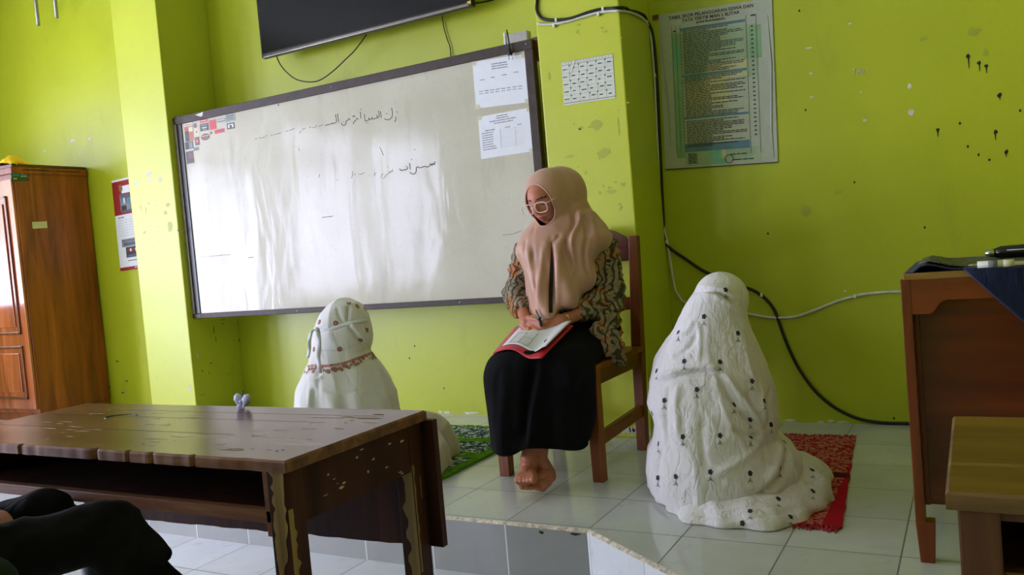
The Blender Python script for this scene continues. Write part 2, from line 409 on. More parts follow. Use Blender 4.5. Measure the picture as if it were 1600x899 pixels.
# ------------------------------------------------------------------ the room
X_, Y_, Z_ = Vector((1, 0, 0)), Vector((0, 1, 0)), Vector((0, 0, 1))
def wall_with_holes(mb, o, ax, a0, a1, z0, z1, holes, thick, nrm, m=0):
    hs = sorted(holes); xs = [a0]
    for h in hs: xs += [h[0], h[1]]
    xs.append(a1)
    def slab(u0, u1, w0, w1):
        if u1-u0 < 1e-4 or w1-w0 < 1e-4: return
        mb.prism([(u0, w0), (u1, w0), (u1, w1), (u0, w1)], o, ax, Z_, nrm, thick, m)
    for i in range(len(xs)-1):
        if i % 2 == 0: slab(xs[i], xs[i+1], z0, z1)
        else: h = hs[i//2]; slab(xs[i], xs[i+1], z0, h[2]); slab(xs[i], xs[i+1], h[3], z1)
mb = MB().box((LEFT_X-.2, REAR_Y-.2, LOW-.1), (RIGHT_X+.2, BACK_Y+.2, LOW)); obj('floor', mb, M['tile_low'], kind='structure')
mb = MB().box((LEFT_X-.2, REAR_Y-.2, CEIL), (RIGHT_X+.2, BACK_Y+.2, CEIL+.1)); obj('ceiling', mb, M['ceil'], kind='structure')
# back wall with its paint chips, nail stains and smudges
mb = MB().box((LEFT_X-.2, BACK_Y, LOW), (RIGHT_X+.2, BACK_Y+.2, CEIL))
def mark(x, y, ru, rv, m, seed=0, Y=BACK_Y, jag=.3, off=.0009):
    p = at(x, y, Y); mb.blot(p, X_, Z_, ru, rv, m, 9, jag, off, seed*13+int(x))
for i, (x, y, l) in enumerate([(1513, 88, .05), (1530, 98, .035), (1541, 103, .03), (1562, 149, .02), (1465, 203, .03), (1555, 207, .03), (1572, 238, .02)]):
    mark(x, y, .0075, .0085, 2, i, jag=.45); p = at(x, y, BACK_Y)
    mb.add([p+Vector((-.003, -.001, 0)), p+Vector((-.001, -.001, -l)), p+Vector((.001, -.001, -l)), p+Vector((.003, -.001, 0))], [(0, 1, 2, 3)], 2)
for x, y in [(1594, 173), (1500, 193), (1512, 229), (1529, 242), (1546, 250), (1445, 356), (1335, 285), (1249, 17), (1259, 172), (1200, 365), (1397, 654), (640, 560), (648, 541), (694, 607)]:
    mark(x, y, .004, .006, 2, 1)
for x, y, a, b in [(1328, 37, .008, .004), (1421, 135, .009, .012), (1424, 175, .011, .014), (1345, 144, .004, .004), (1352, 188, .007, .005), (1264, 75, .014, .004), (1267, 115, .006, .008), (1268, 152, .008, .005), (1320, 455, .006, .005), (1350, 188, .005, .005),
                   (113, 220, .03, .011), (140, 217, .018, .012), (125, 240, .012, .010), (70, 236, .02, .008)]:
    mark(x, y, a, b, 1, 3)
for x, y, a, b in [(1521, 49, .025, .018), (1540, 83, .010, .022), (1445, 60, .02, .01), (1260, 330, .02, .03), (1310, 300, .012, .012)]:
    mark(x, y, a, b, 3, 4, jag=.5)
for x, y, a, b in [(218, 532, .006, .05), (183, 565, .02, .006), (170, 605, .02, .012), (198, 596, .016, .006), (192, 614, .02, .006)]:
    mark(x, y, a, b, 4 if x < 200 else 3, 5)
for k, (a, b) in enumerate([((1335, 108), (1334, 117)), ((1332, 108), (1338, 107)), ((1340, 117), (1340, 109)), ((1340, 109), (1342, 113)), ((1342, 113), (1345, 108)), ((1345, 108), (1346, 116)), ((1348, 108), (1351, 111)), ((1351, 111), (1348, 114)), ((1348, 108), (1348, 116))]):
    mb.tube([at(*a, BACK_Y-.001), at(*b, BACK_Y-.001)], .0014, 1, 5)
for x0 in np.arange(-7, 2.2, .045):                                    # flaking paint along the floor
    r1 = random.random()
    if r1 > (.35 if x0 < -1.2 else .75) and not (-4.7 < x0 < -4.2): mb.blot((x0, BACK_Y, random.uniform(.0, .012)), X_, Z_, random.uniform(.01, .03), random.uniform(.004, .012), 1, 8, .5, .0009, int(x0*1000))
wall_back = obj('wall_back', mb, [M['wall'], M['chipw'], M['mild'], M['smudge'], M['chipg']], kind='structure')
mb = MB(); wall_with_holes(mb, (LEFT_X, 0, 0), Y_, REAR_Y-.2, BACK_Y+.2, LOW, CEIL, WIN_L, .16, -X_); obj('wall_left', mb, M['wall'], kind='structure')
mb = MB(); wall_with_holes(mb, (0, REAR_Y, 0), X_, LEFT_X-.2, RIGHT_X+.2, LOW, CEIL, WIN_B, .16, -Y_); obj('wall_rear', mb, M['wall'], kind='structure')
mb = MB().box((RIGHT_X, REAR_Y-.2, LOW), (RIGHT_X+.16, BACK_Y+.2, CEIL)); obj('wall_right', mb, M['wall'], kind='structure')
M['winframe'] = wood('window_frame_wood', (70, 35, 20), (110, 60, 35), (140, 85, 50), 'z')
wi = 1
for a, b, z0, z1 in WIN_L:
    mb = MB()
    for y in (a, b-.05, (a+b)/2-.025): mb.box((LEFT_X-.12, y, z0), (LEFT_X-.05, y+.05, z1), bev=.004)
    for z in (z0, z1-.05, z1-.5): mb.box((LEFT_X-.12, a+.05, z), (LEFT_X-.05, b-.05, z+.05), bev=.004)
    obj('window_%d' % wi, mb, M['winframe'], kind='structure'); wi += 1
for a, b, z0, z1 in WIN_B:
    mb = MB()
    for x in (a, b-.05, (a+b)/2-.025): mb.box((x, REAR_Y-.12, z0), (x+.05, REAR_Y-.05, z1), bev=.004)
    for z in (z0, z1-.05): mb.box((a+.05, REAR_Y-.12, z), (b-.05, REAR_Y-.05, z+.05), bev=.004)
    obj('window_%d' % wi, mb, M['winframe'], kind='structure'); wi += 1
# raised platform
PF = 2.373
poly = [(LEFT_X, PF), (-1.117, PF), (-.08, 1.63), (RIGHT_X, 1.63), (RIGHT_X, BACK_Y), (LEFT_X, BACK_Y)]
mb = MB(); n = len(poly); E = .012
ins = [(LEFT_X, PF+E), (-1.117+.3*E, PF+E), (-.08+.3*E, 1.63+E), (RIGHT_X, 1.63+E), (RIGHT_X, BACK_Y), (LEFT_X, BACK_Y)]
mb.add([(x, y, 0) for x, y in ins], [tuple(range(n))], 0)
for i in range(3):
    a, b, ia, ib = poly[i], poly[i+1], ins[i], ins[i+1]
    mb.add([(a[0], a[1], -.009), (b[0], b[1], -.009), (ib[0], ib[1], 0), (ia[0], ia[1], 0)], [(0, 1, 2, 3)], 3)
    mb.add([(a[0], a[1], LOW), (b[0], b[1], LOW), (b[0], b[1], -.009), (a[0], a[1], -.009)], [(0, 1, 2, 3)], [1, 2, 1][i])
for x, y, a in [(846, 832, .012), (899, 835, .018)]:
    p = at(x, y, PF); mb.blot(p, X_, Z_, a, .005, 4, 8, .4, .0008, int(x))
obj('platform', mb, [M['tile_top'], M['tile_rise_shaded'], M['tile_diag_lit'], M['nose'], M['mild']], kind='structure')
# pillars
PY = 3.565
def pillar(name, x0, x1, extra=None):
    global mb
    mb = MB().box((x0, PY, 0), (x1, BACK_Y, CEIL), bev=.006)
    if extra: extra()
    obj(name, mb, [M['pillar'], M['chipw'], M['mild'], M['smudge'], M['rust']], kind='structure')
def left_marks():
    for x, y, a, b in [(232, 272, .03, .014), (214, 287, .02, .012), (234, 281, .03, .012), (250, 281, .02, .014), (297, 608, .01, .025)]: mark(x, y, a, b, 1, 2, PY, .4)
    for x, y, a, b in [(262, 320, .02, .012), (232, 318, .008, .008), (244, 321, .006, .006), (220, 325, .004, .02), (228, 328, .004, .016), (258, 333, .02, .012), (265, 355, .02, .03), (247, 354, .006, .006), (249, 377, .006, .006), (222, 344, .005, .005), (235, 353, .004, .004), (226, 363, .012, .010), (245, 590, .006, .004)]: mark(x, y, a, b, 3, 2, PY, .45)
    def sm(x, y, a, b, m):
        p = onx(x, y, -4.267); mb.blot(p, Y_, Z_, a, b, m, 9, .4, .0009, int(x+y))
    for x, y, a, b, m in [(279, 360, .010, .010, 1), (309, 557, .008, .016, 1), (334, 515, .004, .03, 4), (337, 530, .003, .02, 4), (330, 568, .005, .005, 2), (316, 580, .005, .005, 2), (327, 583, .005, .004, 2), (357, 585, .006, .006, 3), (317, 617, .02, .004, 3), (348, 500, .014, .002, 2), (348, 506, .012, .002, 2)]: sm(x, y, a, b, m)
    for x, y in [(374, 505), (376, 532), (383, 573), (384, 596), (387, 622)]: sm(x-2, y, .006, .010, 2)
pillar('trim_1', -4.68, -4.267, left_marks)
def mid_marks():
    rr = random.Random(3)
    for x, y, a, b in [(907, 200, .012, .010), (966, 198, .004, .03), (906, 288, .018, .012), (973, 288, .012, .010), (962, 285, .01, .005), (890, 245, .02, .006), (930, 195, .03, .02), (944, 150, .01, .012), (858, 120, .006, .02), (900, 350, .03, .01), (942, 240, .03, .02), (955, 300, .02, .01)]: mark(x, y, a, b, 3, 2, PY, .5)
    for i in range(22): mark(rr.uniform(870, 985), rr.uniform(30, 330), rr.uniform(.003, .010), rr.uniform(.002, .008), 3, i, PY, .5)
    mark(906, 202, .006, .005, 2, 1, PY)
    for i in range(9): mark(950+i*7.5, 668+i*.9, rr.uniform(.008, .02), rr.uniform(.01, .03), 1, i, PY, .5)
pillar('trim_2', -1.725, -1.315, mid_marks)

# ------------------------------------------------------------------ sheets
class Sheet:
    "flat sheet from its top left corner, u to the right and v downwards in metres"
    def __init__(s, tl, tr, bl, th=.0015, m=0):
        s.o = Vector(tl); s.u = (Vector(tr)-s.o); s.v = (Vector(bl)-s.o); s.n = s.u.cross(s.v).normalized(); 
        if s.n.dot(s.o-CAM) > 0: s.n = -s.n
        s.mb = MB(); s.n0 = s.n*th
        P = [s.o, s.o+s.u, s.o+s.u+s.v, s.o+s.v]
        s.mb.add(P+[p+s.n0 for p in P], [(3, 2, 1, 0), (4, 5, 6, 7), (0, 1, 5, 4), (1, 2, 6, 5), (2, 3, 7, 6), (3, 0, 4, 7)], m)
    def p(s, u, v, lift=.0006): return s.o+s.u*u+s.v*v+s.n0+s.n*lift
    def r(s, u0, v0, u1, v1, m, lift=.0006):
        s.c = getattr(s, 'c', 0)+1; lift += s.c*1.5e-6
        s.mb.add([s.p(u0, v0, lift), s.p(u1, v0, lift), s.p(u1, v1, lift), s.p(u0, v1, lift)], [(0, 1, 2, 3)], m); return s
    def words(s, u0, u1, v, h, m, rr, lift=.0008, cw=.018):
        u = u0
        while u < u1:
            w = min(rr.uniform(1, 4.5)*cw, u1-u)
            if w > cw*.4: s.r(u, v, u+w, v+h, m, lift)
            u += w+cw*.45
        return s
def text_mb(body, size, o, ax, ay, align='CENTER', m=0, bold=0.0):
    c = bpy.data.curves.new('t', 'FONT'); c.body = body; c.size = size; c.align_x = align; c.offset = bold; c.resolution_u = 2
    to = bpy.data.objects.new('t', c); COL.objects.link(to)
    dg = bpy.context.evaluated_depsgraph_get(); me = bpy.data.meshes.new_from_object(to.evaluated_get(dg))
    vs = [Vector(o)+Vector(ax)*v.co.x+Vector(ay)*v.co.y for v in me.vertices]; fs = [tuple(p.vertices) for p in me.polygons]
    bpy.data.objects.remove(to); bpy.data.meshes.remove(me); return vs, fs

# whiteboard, hung in front of the bay between the two pillars
BY = 3.622
bt = thing('whiteboard', 'long used whiteboard with faint marker writing, hung between the two green pillars', 'whiteboard', (-3.0, BY, .64))
x0, x1, z0, z1 = -4.262, -1.772, .643, 1.884; fw = .045
m_board, nt, bs = newmat('glossy_whiteboard'); v = coords(nt)
f = noise_tex(nt, v, 1.6, 6, .6); f2 = noise_tex(nt, coords(nt, (1, 1, .25)), 7, 7, .65); f3 = noise_tex(nt, v, 26, 8, .75, 1.5)
c = ramp(nt, f, [(.3, (188, 182, 164)), (.7, (204, 200, 186))])
c = mix(nt, c, lin((150, 146, 126)), mth(nt, 'MULTIPLY', ramp(nt, f2, [(.55, (0, 0, 0, 1)), (.78, (1, 1, 1, 1))]), .5))
c = mix(nt, c, lin((158, 154, 138)), mth(nt, 'MULTIPLY', ramp(nt, f3, [(.56, (0, 0, 0, 1)), (.7, (1, 1, 1, 1))]), .4))
nt.links.new(c, bs.inputs['Base Color']); bs.inputs['Specular IOR Level'].default_value = .2
nt.links.new(mth(nt, 'ADD', mth(nt, 'MULTIPLY', f2, .12), .06), bs.inputs['Roughness'])
bump(nt, bs, noise_tex(nt, coords(nt, (2.2, 1, .8)), 2.4, 3, .5, .5), .12, .03)
mb = MB().box((x0+.02, BY-.006, z0+.02), (x1-.02, BY+.012, z1-.02)); obj('writing_surface', mb, m_board, bt)
mb = MB()
for a, b, c0, d in [(x0, x1, z1-fw, z1), (x0, x1, z0, z0+.03)]: mb.box((a, BY-.02, c0), (b, BY+.02, d), 0, .003)
mb.box((x1-fw, BY-.02, z0+.03), (x1, BY+.02, z1-fw), 0, .003)
mb.box((x0, BY-.02, z0+.03), (x0+.022, BY+.02, z1-fw), 1, .003); mb.box((x0+.022, BY-.012, z0+.03), (x0+.06, BY+.02, z1-fw), 2, .002)
mb.quad((x0+.2, BY-.0206, z1-.012), (x0+.245, BY-.0206, z1-.03), (x0+.26, BY-.0206, z1-.028), (x0+.27, BY-.0206, z1-.004), 3)
for x, z in [(x0+.03, z1-.02), (x0+.06, z0+.015), (x1-.03, z1-.02), (x1-.04, z0+.015), (-3.0, z1-.022), (-2.3, z0+.015), (-3.4, z0+.015)]: mb.ell((x, BY-.02, z), (.005, .003, .005), 4, n=8, k=6)
obj('frame', mb, [M['frame_dk'], M['frame_side'], M['black'], M['chipw'], M['silver']], bt)
mb = MB().box((x0-.012, BY-.004, z1-.085), (x0+.004, BY+.03, z1-.005), 0, .002).box((x0-.012, BY+.0, z1-.004), (x0+.03, BY+.02, z1+.012), 0, .002)
obj('bracket', mb, M['silver'], bt)
mb = MB().box((x1-.02, BY+.02, z1-.095), (x1+.045, BY+.05, z1+.015), 0, .002)
obj('bracket', mb, wood('bracket_wood', (90, 50, 25), (130, 75, 35), (160, 100, 50), 'z'), bt, label='wooden hanging block')
# marker writing, traced stroke by stroke
def bs_(x, y): return at(380+x/5, 140+y/5, BY-.0068)
S1 = [[(1195, 172), (1198, 175)], [(1206, 175), (1209, 178)], [(1188, 212), (1193, 228), (1190, 242), (1180, 250)], [(1158, 145), (1165, 182), (1160, 215), (1135, 236), (1103, 228)], [(1116, 186), (1122, 189)],
 [(1072, 170), (1078, 220)], [(1056, 165), (1062, 205), (1050, 222)], [(1038, 200), (1048, 216), (1030, 226), (1012, 228), (1007, 214), (1003, 232), (988, 235), (982, 222), (977, 238), (958, 246), (950, 238)], [(946, 195), (952, 245)], [(960, 262), (963, 264)], [(972, 258), (975, 260)],
 [(914, 175), (919, 226)], [(918, 152), (922, 160)], [(900, 232), (886, 225), (880, 240), (868, 250), (858, 272)], [(855, 214), (858, 206), (863, 212), (868, 205), (872, 212)],
 [(836, 236), (824, 227), (816, 240), (803, 246), (802, 268), (788, 280), (771, 274), (767, 260)], [(782, 254), (785, 256)], [(737, 190), (744, 255)], [(720, 194), (727, 250), (712, 262), (700, 268), (692, 260), (684, 270), (664, 274), (640, 281)]]
S1f = [[(620, 275), (600, 285), (590, 290)], [(570, 280), (560, 295), (540, 298)], [(530, 292), (515, 300)], [(485, 300), (470, 310), (460, 305)], [(455, 320), (437, 342)], [(400, 300), (380, 312), (360, 318)], [(350, 322), (330, 330)], [(295, 338), (270, 345), (245, 352)], [(230, 355), (215, 360)], [(180, 352), (182, 368)], [(170, 372), (140, 378), (120, 376)], [(110, 385), (90, 388)]]
S2 = [[(1498, 562), (1493, 588), (1482, 575), (1474, 594), (1464, 580), (1454, 598), (1438, 605), (1418, 600), (1400, 606), (1378, 611), (1362, 604), (1351, 614), (1351, 640), (1335, 660), (1312, 655), (1300, 644)], [(1300, 575), (1306, 626)], [(1284, 602), (1282, 620), (1262, 626), (1232, 631), (1222, 618)], [(1338, 468), (1342, 470)], [(1314, 545), (1318, 548)], [(1268, 600), (1272, 602)]]
S2f = [[(1166, 622), (1168, 642), (1156, 634), (1150, 650), (1141, 640), (1135, 655), (1118, 666)], [(1112, 668), (1108, 682), (1090, 696)], [(1092, 660), (1082, 668), (1078, 690)], [(1040, 652), (1024, 660), (1030, 678)], [(1130, 606), (1134, 610)], [(945, 645), (930, 660), (905, 662)], [(880, 660), (865, 668)], [(855, 640), (850, 680), (838, 690)], [(1065, 450), (1080, 480), (1095, 515)], [(430, 455), (438, 480)], [(600, 660), (590, 685)], [(728, 702), (738, 712)]]
mb = MB()
for S, r, mm in ((S1, .0019, 0), (S2, .0024, 0), (S1f, .0014, 1), (S2f, .0015, 1)):
    for st in S:
        pts = [bs_(*q) for q in st]
        mb.tube(smoothpath(pts, 3) if len(pts) > 2 else pts, r, mm, 5, flat=.3)
mb.tube([at(312, 402, BY-.0068), at(360, 398, BY-.0068)], .001, 1, 4); mb.tube([at(388, 403, BY-.0068), at(396, 402, BY-.0068)], .0015, 0, 4)
mb.tube([at(503, 340, BY-.0068), at(520, 338, BY-.0068)], .0015, 0, 4)
mb.tube(smoothpath([at(785, 367, BY-.0068), at(800, 366, BY-.0068), at(815, 360, BY-.0068)], 4), .001, 1, 4)
mb.blot(at(435, 164, BY-.0062), X_, Z_, .005, .008, 2, 7, .3, .0004)
obj('marker_writing', mb, [plain('black_marker', (78, 78, 80), .6), plain('faded_marker', (128, 128, 124), .7), M['red']], bt)
# stickers in the upper left corner
def sc(x, y): return at(260+x/7.49, 160+y/7.49, BY-.0064)
scol = {k: plain('sticker_'+k, c, .4, var=.02) for k, c in dict(red=(190, 45, 48), grey=(120, 124, 116), dark=(48, 44, 44), brown=(98, 62, 50), cream=(200, 190, 165), pale=(205, 208, 200), teal=(50, 70, 66), orange=(170, 90, 50), sage=(136, 148, 132)).items()}
def sticker(x0, y0, x1, y1, base, bits, round_=False):
    s = Sheet(sc(x0, y0), sc(x1, y0-(x1-x0)*.2), sc(x0+(y1-y0)*.1, y1), .0004)
    ms = [scol[base]]
    if round_:
        s.mb = MB(); c = s.p(.5, .5, 0); s.mb.blot(c, X_, Z_, s.u.length*.5, s.v.length*.5, 0, 16, 0, .0004)
    for (u0, v0, u1, v1, cc) in bits:
        if scol[cc] not in ms: ms.append(scol[cc])
        s.r(u0, v0, u1, v1, ms.index(scol[cc]), .0006)
    obj('sticker', s.mb, ms, bt)
sticker(390, 205, 478, 245, 'red', [(.1, .35, .9, .55, 'pale')])
sticker(390, 258, 490, 342, 'dark', [(.1, .15, .9, .3, 'grey'), (.2, .5, .8, .62, 'pale'), (.3, .7, .7, .9, 'grey')])
sticker(496, 215, 578, 325, 'red', [])
sticker(590, 200, 690, 240, 'grey', [(.1, .3, .9, .5, 'pale')])
sticker(690, 145, 800, 235, 'sage', [(.1, .2, .9, .3, 'dark'), (.1, .45, .8, .55, 'dark'), (.1, .7, .9, .78, 'dark')])
sticker(705, 250, 795, 320, 'dark', [(.15, .2, .85, .8, 'pale'), (.35, .35, .65, .8, 'dark')])
sticker(562, 325, 680, 372, 'red', [(.1, .4, .9, .6, 'brown')])
sticker(508, 345, 536, 377, 'dark', [(.3, .3, .7, .7, 'grey')], True)
sticker(400, 375, 506, 455, 'brown', [(.1, .3, .9, .4, 'cream'), (.1, .6, .9, .7, 'red')], True)
sticker(314, 250, 352, 302, 'dark', [(.25, .3, .75, .7, 'grey')], True)
sticker(320, 312, 380, 392, 'cream', [(.35, .35, .65, .65, 'orange')], True)
sticker(330, 412, 384, 508, 'brown', [(.25, .25, .75, .75, 'red'), (.4, .4, .6, .6, 'cream')])
sticker(314, 532, 380, 572, 'grey', [(.1, .2, .9, .35, 'dark'), (.1, .6, .9, .75, 'dark')])
sticker(205, 250, 302, 462, 'orange', [(.0, .0, 1, .2, 'cream'), (.1, .1, .9, .13, 'brown'), (0, .45, .45, 1, 'dark'), (.5, .25, 1, .5, 'cream'), (.1, .55, .3, .8, 'teal')])
sticker(218, 470, 312, 568, 'teal', [(.0, .0, .3, .9, 'dark'), (.5, .1, .9, .8, 'grey'), (0, .9, 1, 1, 'pale')])
sticker(226, 580, 314, 725, 'brown', [(.1, .1, .9, .9, 'dark'), (.3, .15, .9, .6, 'brown')])

# two sheets taped to the board
rr = random.Random(5)
yy = BY-.0075
s = Sheet(at(738, 97, yy), at(821, 84, yy), at(744, 170, yy), .0008)
for k, v in enumerate((.10, .15, .20)): s.words(.36, .66, v, .018, 1, rr)
for u, v in ((.12, .40), (.33, .38), (.54, .36), (.76, .34)): s.words(u, u+.09, v, .016, 1, rr)
for k in range(8): s.words(.09+k*.105, .09+k*.105+.075, .64-.0*k, .016, 1, rr); s.words(.09+k*.105, .09+k*.105+.07, .69, .014, 1, rr)
for u, v in ((-.02, -.02), (.93, -.02), (-.02, .92), (.93, .93)): s.r(u, v, u+.09, v+.1, 2, .0009)
M['tape'] = plain('clear_tape', (205, 200, 165), .25, var=.02)
obj('paper_sheet', s.mb, [M['paper'], M['inkl'], M['tape']], None, 'upper of two white printed sheets taped to the whiteboard, without a table', 'paper', 'printed sheets taped to the whiteboard')
s = Sheet(at(747, 183, yy), at(829, 168, yy), at(752, 249, yy), .0008)
for v, a, b in ((.05, .36, .56), (.10, .34, .58), (.155, .22, .72), (.21, .3, .66)): s.words(a, b, v, .018, 1, rr)
s.words(.12, .32, .345, .018, 1, rr); s.words(.50, .60, .345, .016, 1, rr); s.words(.74, .82, .33, .016, 1, rr)
for k in range(8): s.words(.05, .05+rr.uniform(.2, .27), .40+k*.055, .016, 1, rr); s.r(.42, .40+k*.055, .68, .402+k*.055, 1); s.r(.7, .40+k*.055, .86, .402+k*.055, 1)
s.r(.405, .37, .409, .82, 1); s.r(.69, .37, .694, .82, 1)
for u, v in ((-.02, -.02), (.93, -.02), (.93, .93)): s.r(u, v, u+.09, v+.1, 2, .0009)
obj('paper_sheet', s.mb, [M['paper'], M['inkl'], M['tape']], None, 'lower of two white printed sheets taped to the whiteboard, carrying a table', 'paper', 'printed sheets taped to the whiteboard')

# laminated schedule on the middle pillar
yy = PY-.001
s = Sheet(at(877, 98, yy), at(957, 84, yy), at(882, 165, yy), .0012)
s.r(0, .0, 1, .01, 2); s.r(0, .075, 1, .083, 1); s.r(0, .955, 1, .963, 1)
for k in range(16): s.r(.02+k*.06, .03, .03+k*.06, .05, 1)
cols = [0, .12, .28, .44, .6, .76, .995]
for r_ in range(5):
    v0 = .09+r_*.172
    s.r(0, v0+.17, 1, v0+.1735, 3)
    s.words(.02, .11, v0+.08, .022, 1, rr)
    off = 0
    for c_ in range(5):
        u = .15+c_*.17+rr.uniform(-.015, .02); s.r(u, v0, u+.0035, v0+.17, 3)
        s.words(u+.045, u+.045+rr.uniform(.05, .09), v0+.07+rr.uniform(-.02, .02), .024, 1, rr)
        s.mb.add([s.p(u-.005, v0, .0009), s.p(u+.028, v0, .0009), s.p(u+.008, v0+.04, .0009)], [(0, 1, 2)], 1)
        if rr.random() > .5: s.r(u, v0+.085, u+.16, v0+.088, 3)
s.mb.add([s.p(.24, 0, .002), s.p(.285, 0, .002), s.p(.20, .26, .002), s.p(.145, .28, .002)], [(0, 1, 2, 3)], 0)
lam = plain('laminated_paper', (210, 212, 205), .2, .7, var=.02)
obj('class_schedule', s.mb, [lam, M['ink'], M['silver'], M['inkl']], None, 'small laminated timetable grid stuck on the middle green pillar', 'schedule')

# large rules poster
yy = BACK_Y-.004
s = Sheet(at(1029, 24, yy), at(1206, -4, yy), at(1040, 266, yy), .002)
gm = {k: plain('poster_'+k, c, .5, var=.08, vs=9) for k, c in dict(green=(128, 166, 122), sage=(150, 170, 138), cream=(190, 186, 140), blue=(84, 124, 142), mint=(110, 172, 140), edge=(40, 40, 30)).items()}
s.r(.115, .13, .19, .93, 1, .0003); s.r(.19, .14, .86, .46, 2, .0003); s.r(.80, .15, .90, .35, 1, .0004); s.r(.19, .46, .78, .88, 3, .0003) if False else None
for u0, v0, u1, v1, c_ in [(.42, .35, .78, .45, 3), (.22, .45, .6, .6, 3), (.19, .89, .42, .985, 2), (.42, .88, .56, .985, 5), (.52, .89, .64, .95, 3), (.56, .89, .86, .97, 2), (.12, .2, .18, .34, 5)]: s.r(u0, v0, u1, v1, c_, .0005)
for v0, v1, u1 in ((.105, .122, .77), (.402, .418, .77), (.672, .686, .77), (.845, .895, .77)): s.r(.195, v0, u1, v1, 4, .0007)
for k in range(74):
    v = .125+k*.0102
    if .40 < v < .42 or .67 < v < .69 or .862 < v < .89: continue
    L = rr.choice((.45, .55, .62, .68, .73, .75)) ; s.words(.215, L, v, .0052, 6, rr, .001, .012)
    if k % 2 == 0: s.r(.197, v, .205, v+.006, 6, .001)
for k in range(26): s.r(.815, .15+k*.0265, .835, .158+k*.0265, 6, .001)
for u in (.115, .155, .193, .775, .86): s.r(u, .085, u+.0028, .90 if u < .2 else .93, 6, .001)
for k in range(7): s.words(.22, .3, .905+k*.0098, .0052, 6, rr, .001, .012)
s.words(.6, .74, .925, .006, 6, rr, .001); s.words(.62, .8, .96, .006, 6, rr, .001)
ring = [s.p(.585+.035*math.cos(t*PI/10), .955+.026*math.sin(t*PI/10), .0012) for t in range(20)]; s.mb.tube(ring, .0016, 6, 4, True)
ux, vx = s.u.normalized(), -s.v.normalized()
for body, u, v, sz in (('TABEL SKOR PELANGGARAN SISWA DAN', .47, .040, .0236), ('TATA TERTIB MAN 2 BLITAR', .47, .068, .0236), ('(KODE PELANGGARAN)', .47, .088, .014)):
    vs, fs = text_mb(body, sz*.9, s.p(u, v, .0012), ux, vx, bold=.0004); s.mb.add(vs, fs, 6)
s.words(.82, .87, .085, .009, 6, rr, .001, .01); s.words(.13, .155, .115, .008, 6, rr, .001, .01)
s.r(0, .994, 1, 1.0, 7, .001)
pm = plain('poster_plastic', (176, 180, 168), .22, .6, var=.02)
pt_ = thing('rules_poster', 'large printed rules poster in clear plastic hanging on the right green wall', 'poster', at(1120, 266, yy))
obj('printed_sheet', s.mb, [pm, gm['green'], gm['sage'], gm['cream'], gm['blue'], gm['mint'], M['ink'], gm['edge']], pt_)
mb = MB().tube([s.p(.015, .05, .001), s.p(.03, .25, .004), s.p(.055, .5, .004), s.p(.06, .85, .001)], [.001, .004, .003, .001], 0, 6, flat=.5); obj('plastic_fold', mb, pm, pt_); mb = MB().tube([s.p(.96, .1, .001), s.p(.975, .4, .004), s.p(.955, .8, .003), s.p(.97, .97, .001)], [.001, .004, .004, .001], 0, 6, flat=.5)
obj('plastic_fold', mb, pm, pt_)
mb = MB().box(tuple(at(1021, 32, BACK_Y)+Vector((0, -.012, 0))), tuple(at(1029, 24, BACK_Y)+Vector((0, 0, .002)))); obj('hanging_peg', mb, wood('peg_wood', (80, 40, 20), (120, 66, 34), (140, 90, 50)), pt_)

# wall calendar half hidden by the left pillar
yy = BACK_Y-.006
s = Sheet(at(175, 283, yy), at(175, 283, yy)+Vector((.32, 0, .012)), at(189, 424, yy), .003)
s.r(0, 0, 1, .022, 1); s.r(0, .022, 1, .39, 2); s.r(0, .08, .28, .23, 2); s.r(.3, .08, 1, .16, 1, .0008)
s.r(.22, .17, 1, .37, 3, .0007); s.r(.24, .17, 1, .22, 5, .0009)
for k in range(9): s.r(.26+k*.08, .21, .30+k*.08, .27, (4, 1, 5)[k % 3], .0011)
s.r(.25, .295, .42, .345, 6, .0012); s.r(.6, .285, .85, .33, 6, .0012); s.r(.22, .345, 1, .37, 5, .0012)
s.mb.blot(s.p(.28, .10, .001), X_, Z_, .02, .026, 7, 12, .15, .0006)
s.r(0, .39, 1, .97, 1, .0005); s.words(.1, .3, .415, .01, 6, rr); 
for k in range(7): s.r(.08, .45+k*.028, .95, .4515+k*.028, 8); s.r(.1+k*.13, .44, .1015+k*.13, .63, 8)
s.r(.14, .66, 1, .745, 3, .0008); s.r(.14, .66, 1, .69, 8, .001); s.r(.2, .70, .9, .73, 5, .001); s.r(.26, .75, 1, .865, 6, .0008)
for k in range(8): s.r(.3+k*.09, .77, .36+k*.09, .80, (2, 1)[k % 2], .001)
s.r(.3, .835, 1, .86, 5, .001); s.r(.3, .895, .85, .903, 6, .001); s.r(0, .965, 1, 1, 2, .0008); s.words(.5, .9, .975, .01, 1, rr, .001)
obj('wall_calendar', s.mb, [M['paper'], M['paper'], plain('calendar_red', (150, 26, 28), .4), plain('calendar_grey', (130, 138, 142), .4), plain('calendar_blue', (70, 130, 170), .4), plain('calendar_slate', (84, 92, 112), .4), plain('calendar_dark', (58, 44, 44), .4), plain('calendar_gold', (140, 110, 50), .4), M['inkl']], None,
    'red and white photo calendar hanging on the wall beside the tall wooden cupboard', 'calendar')

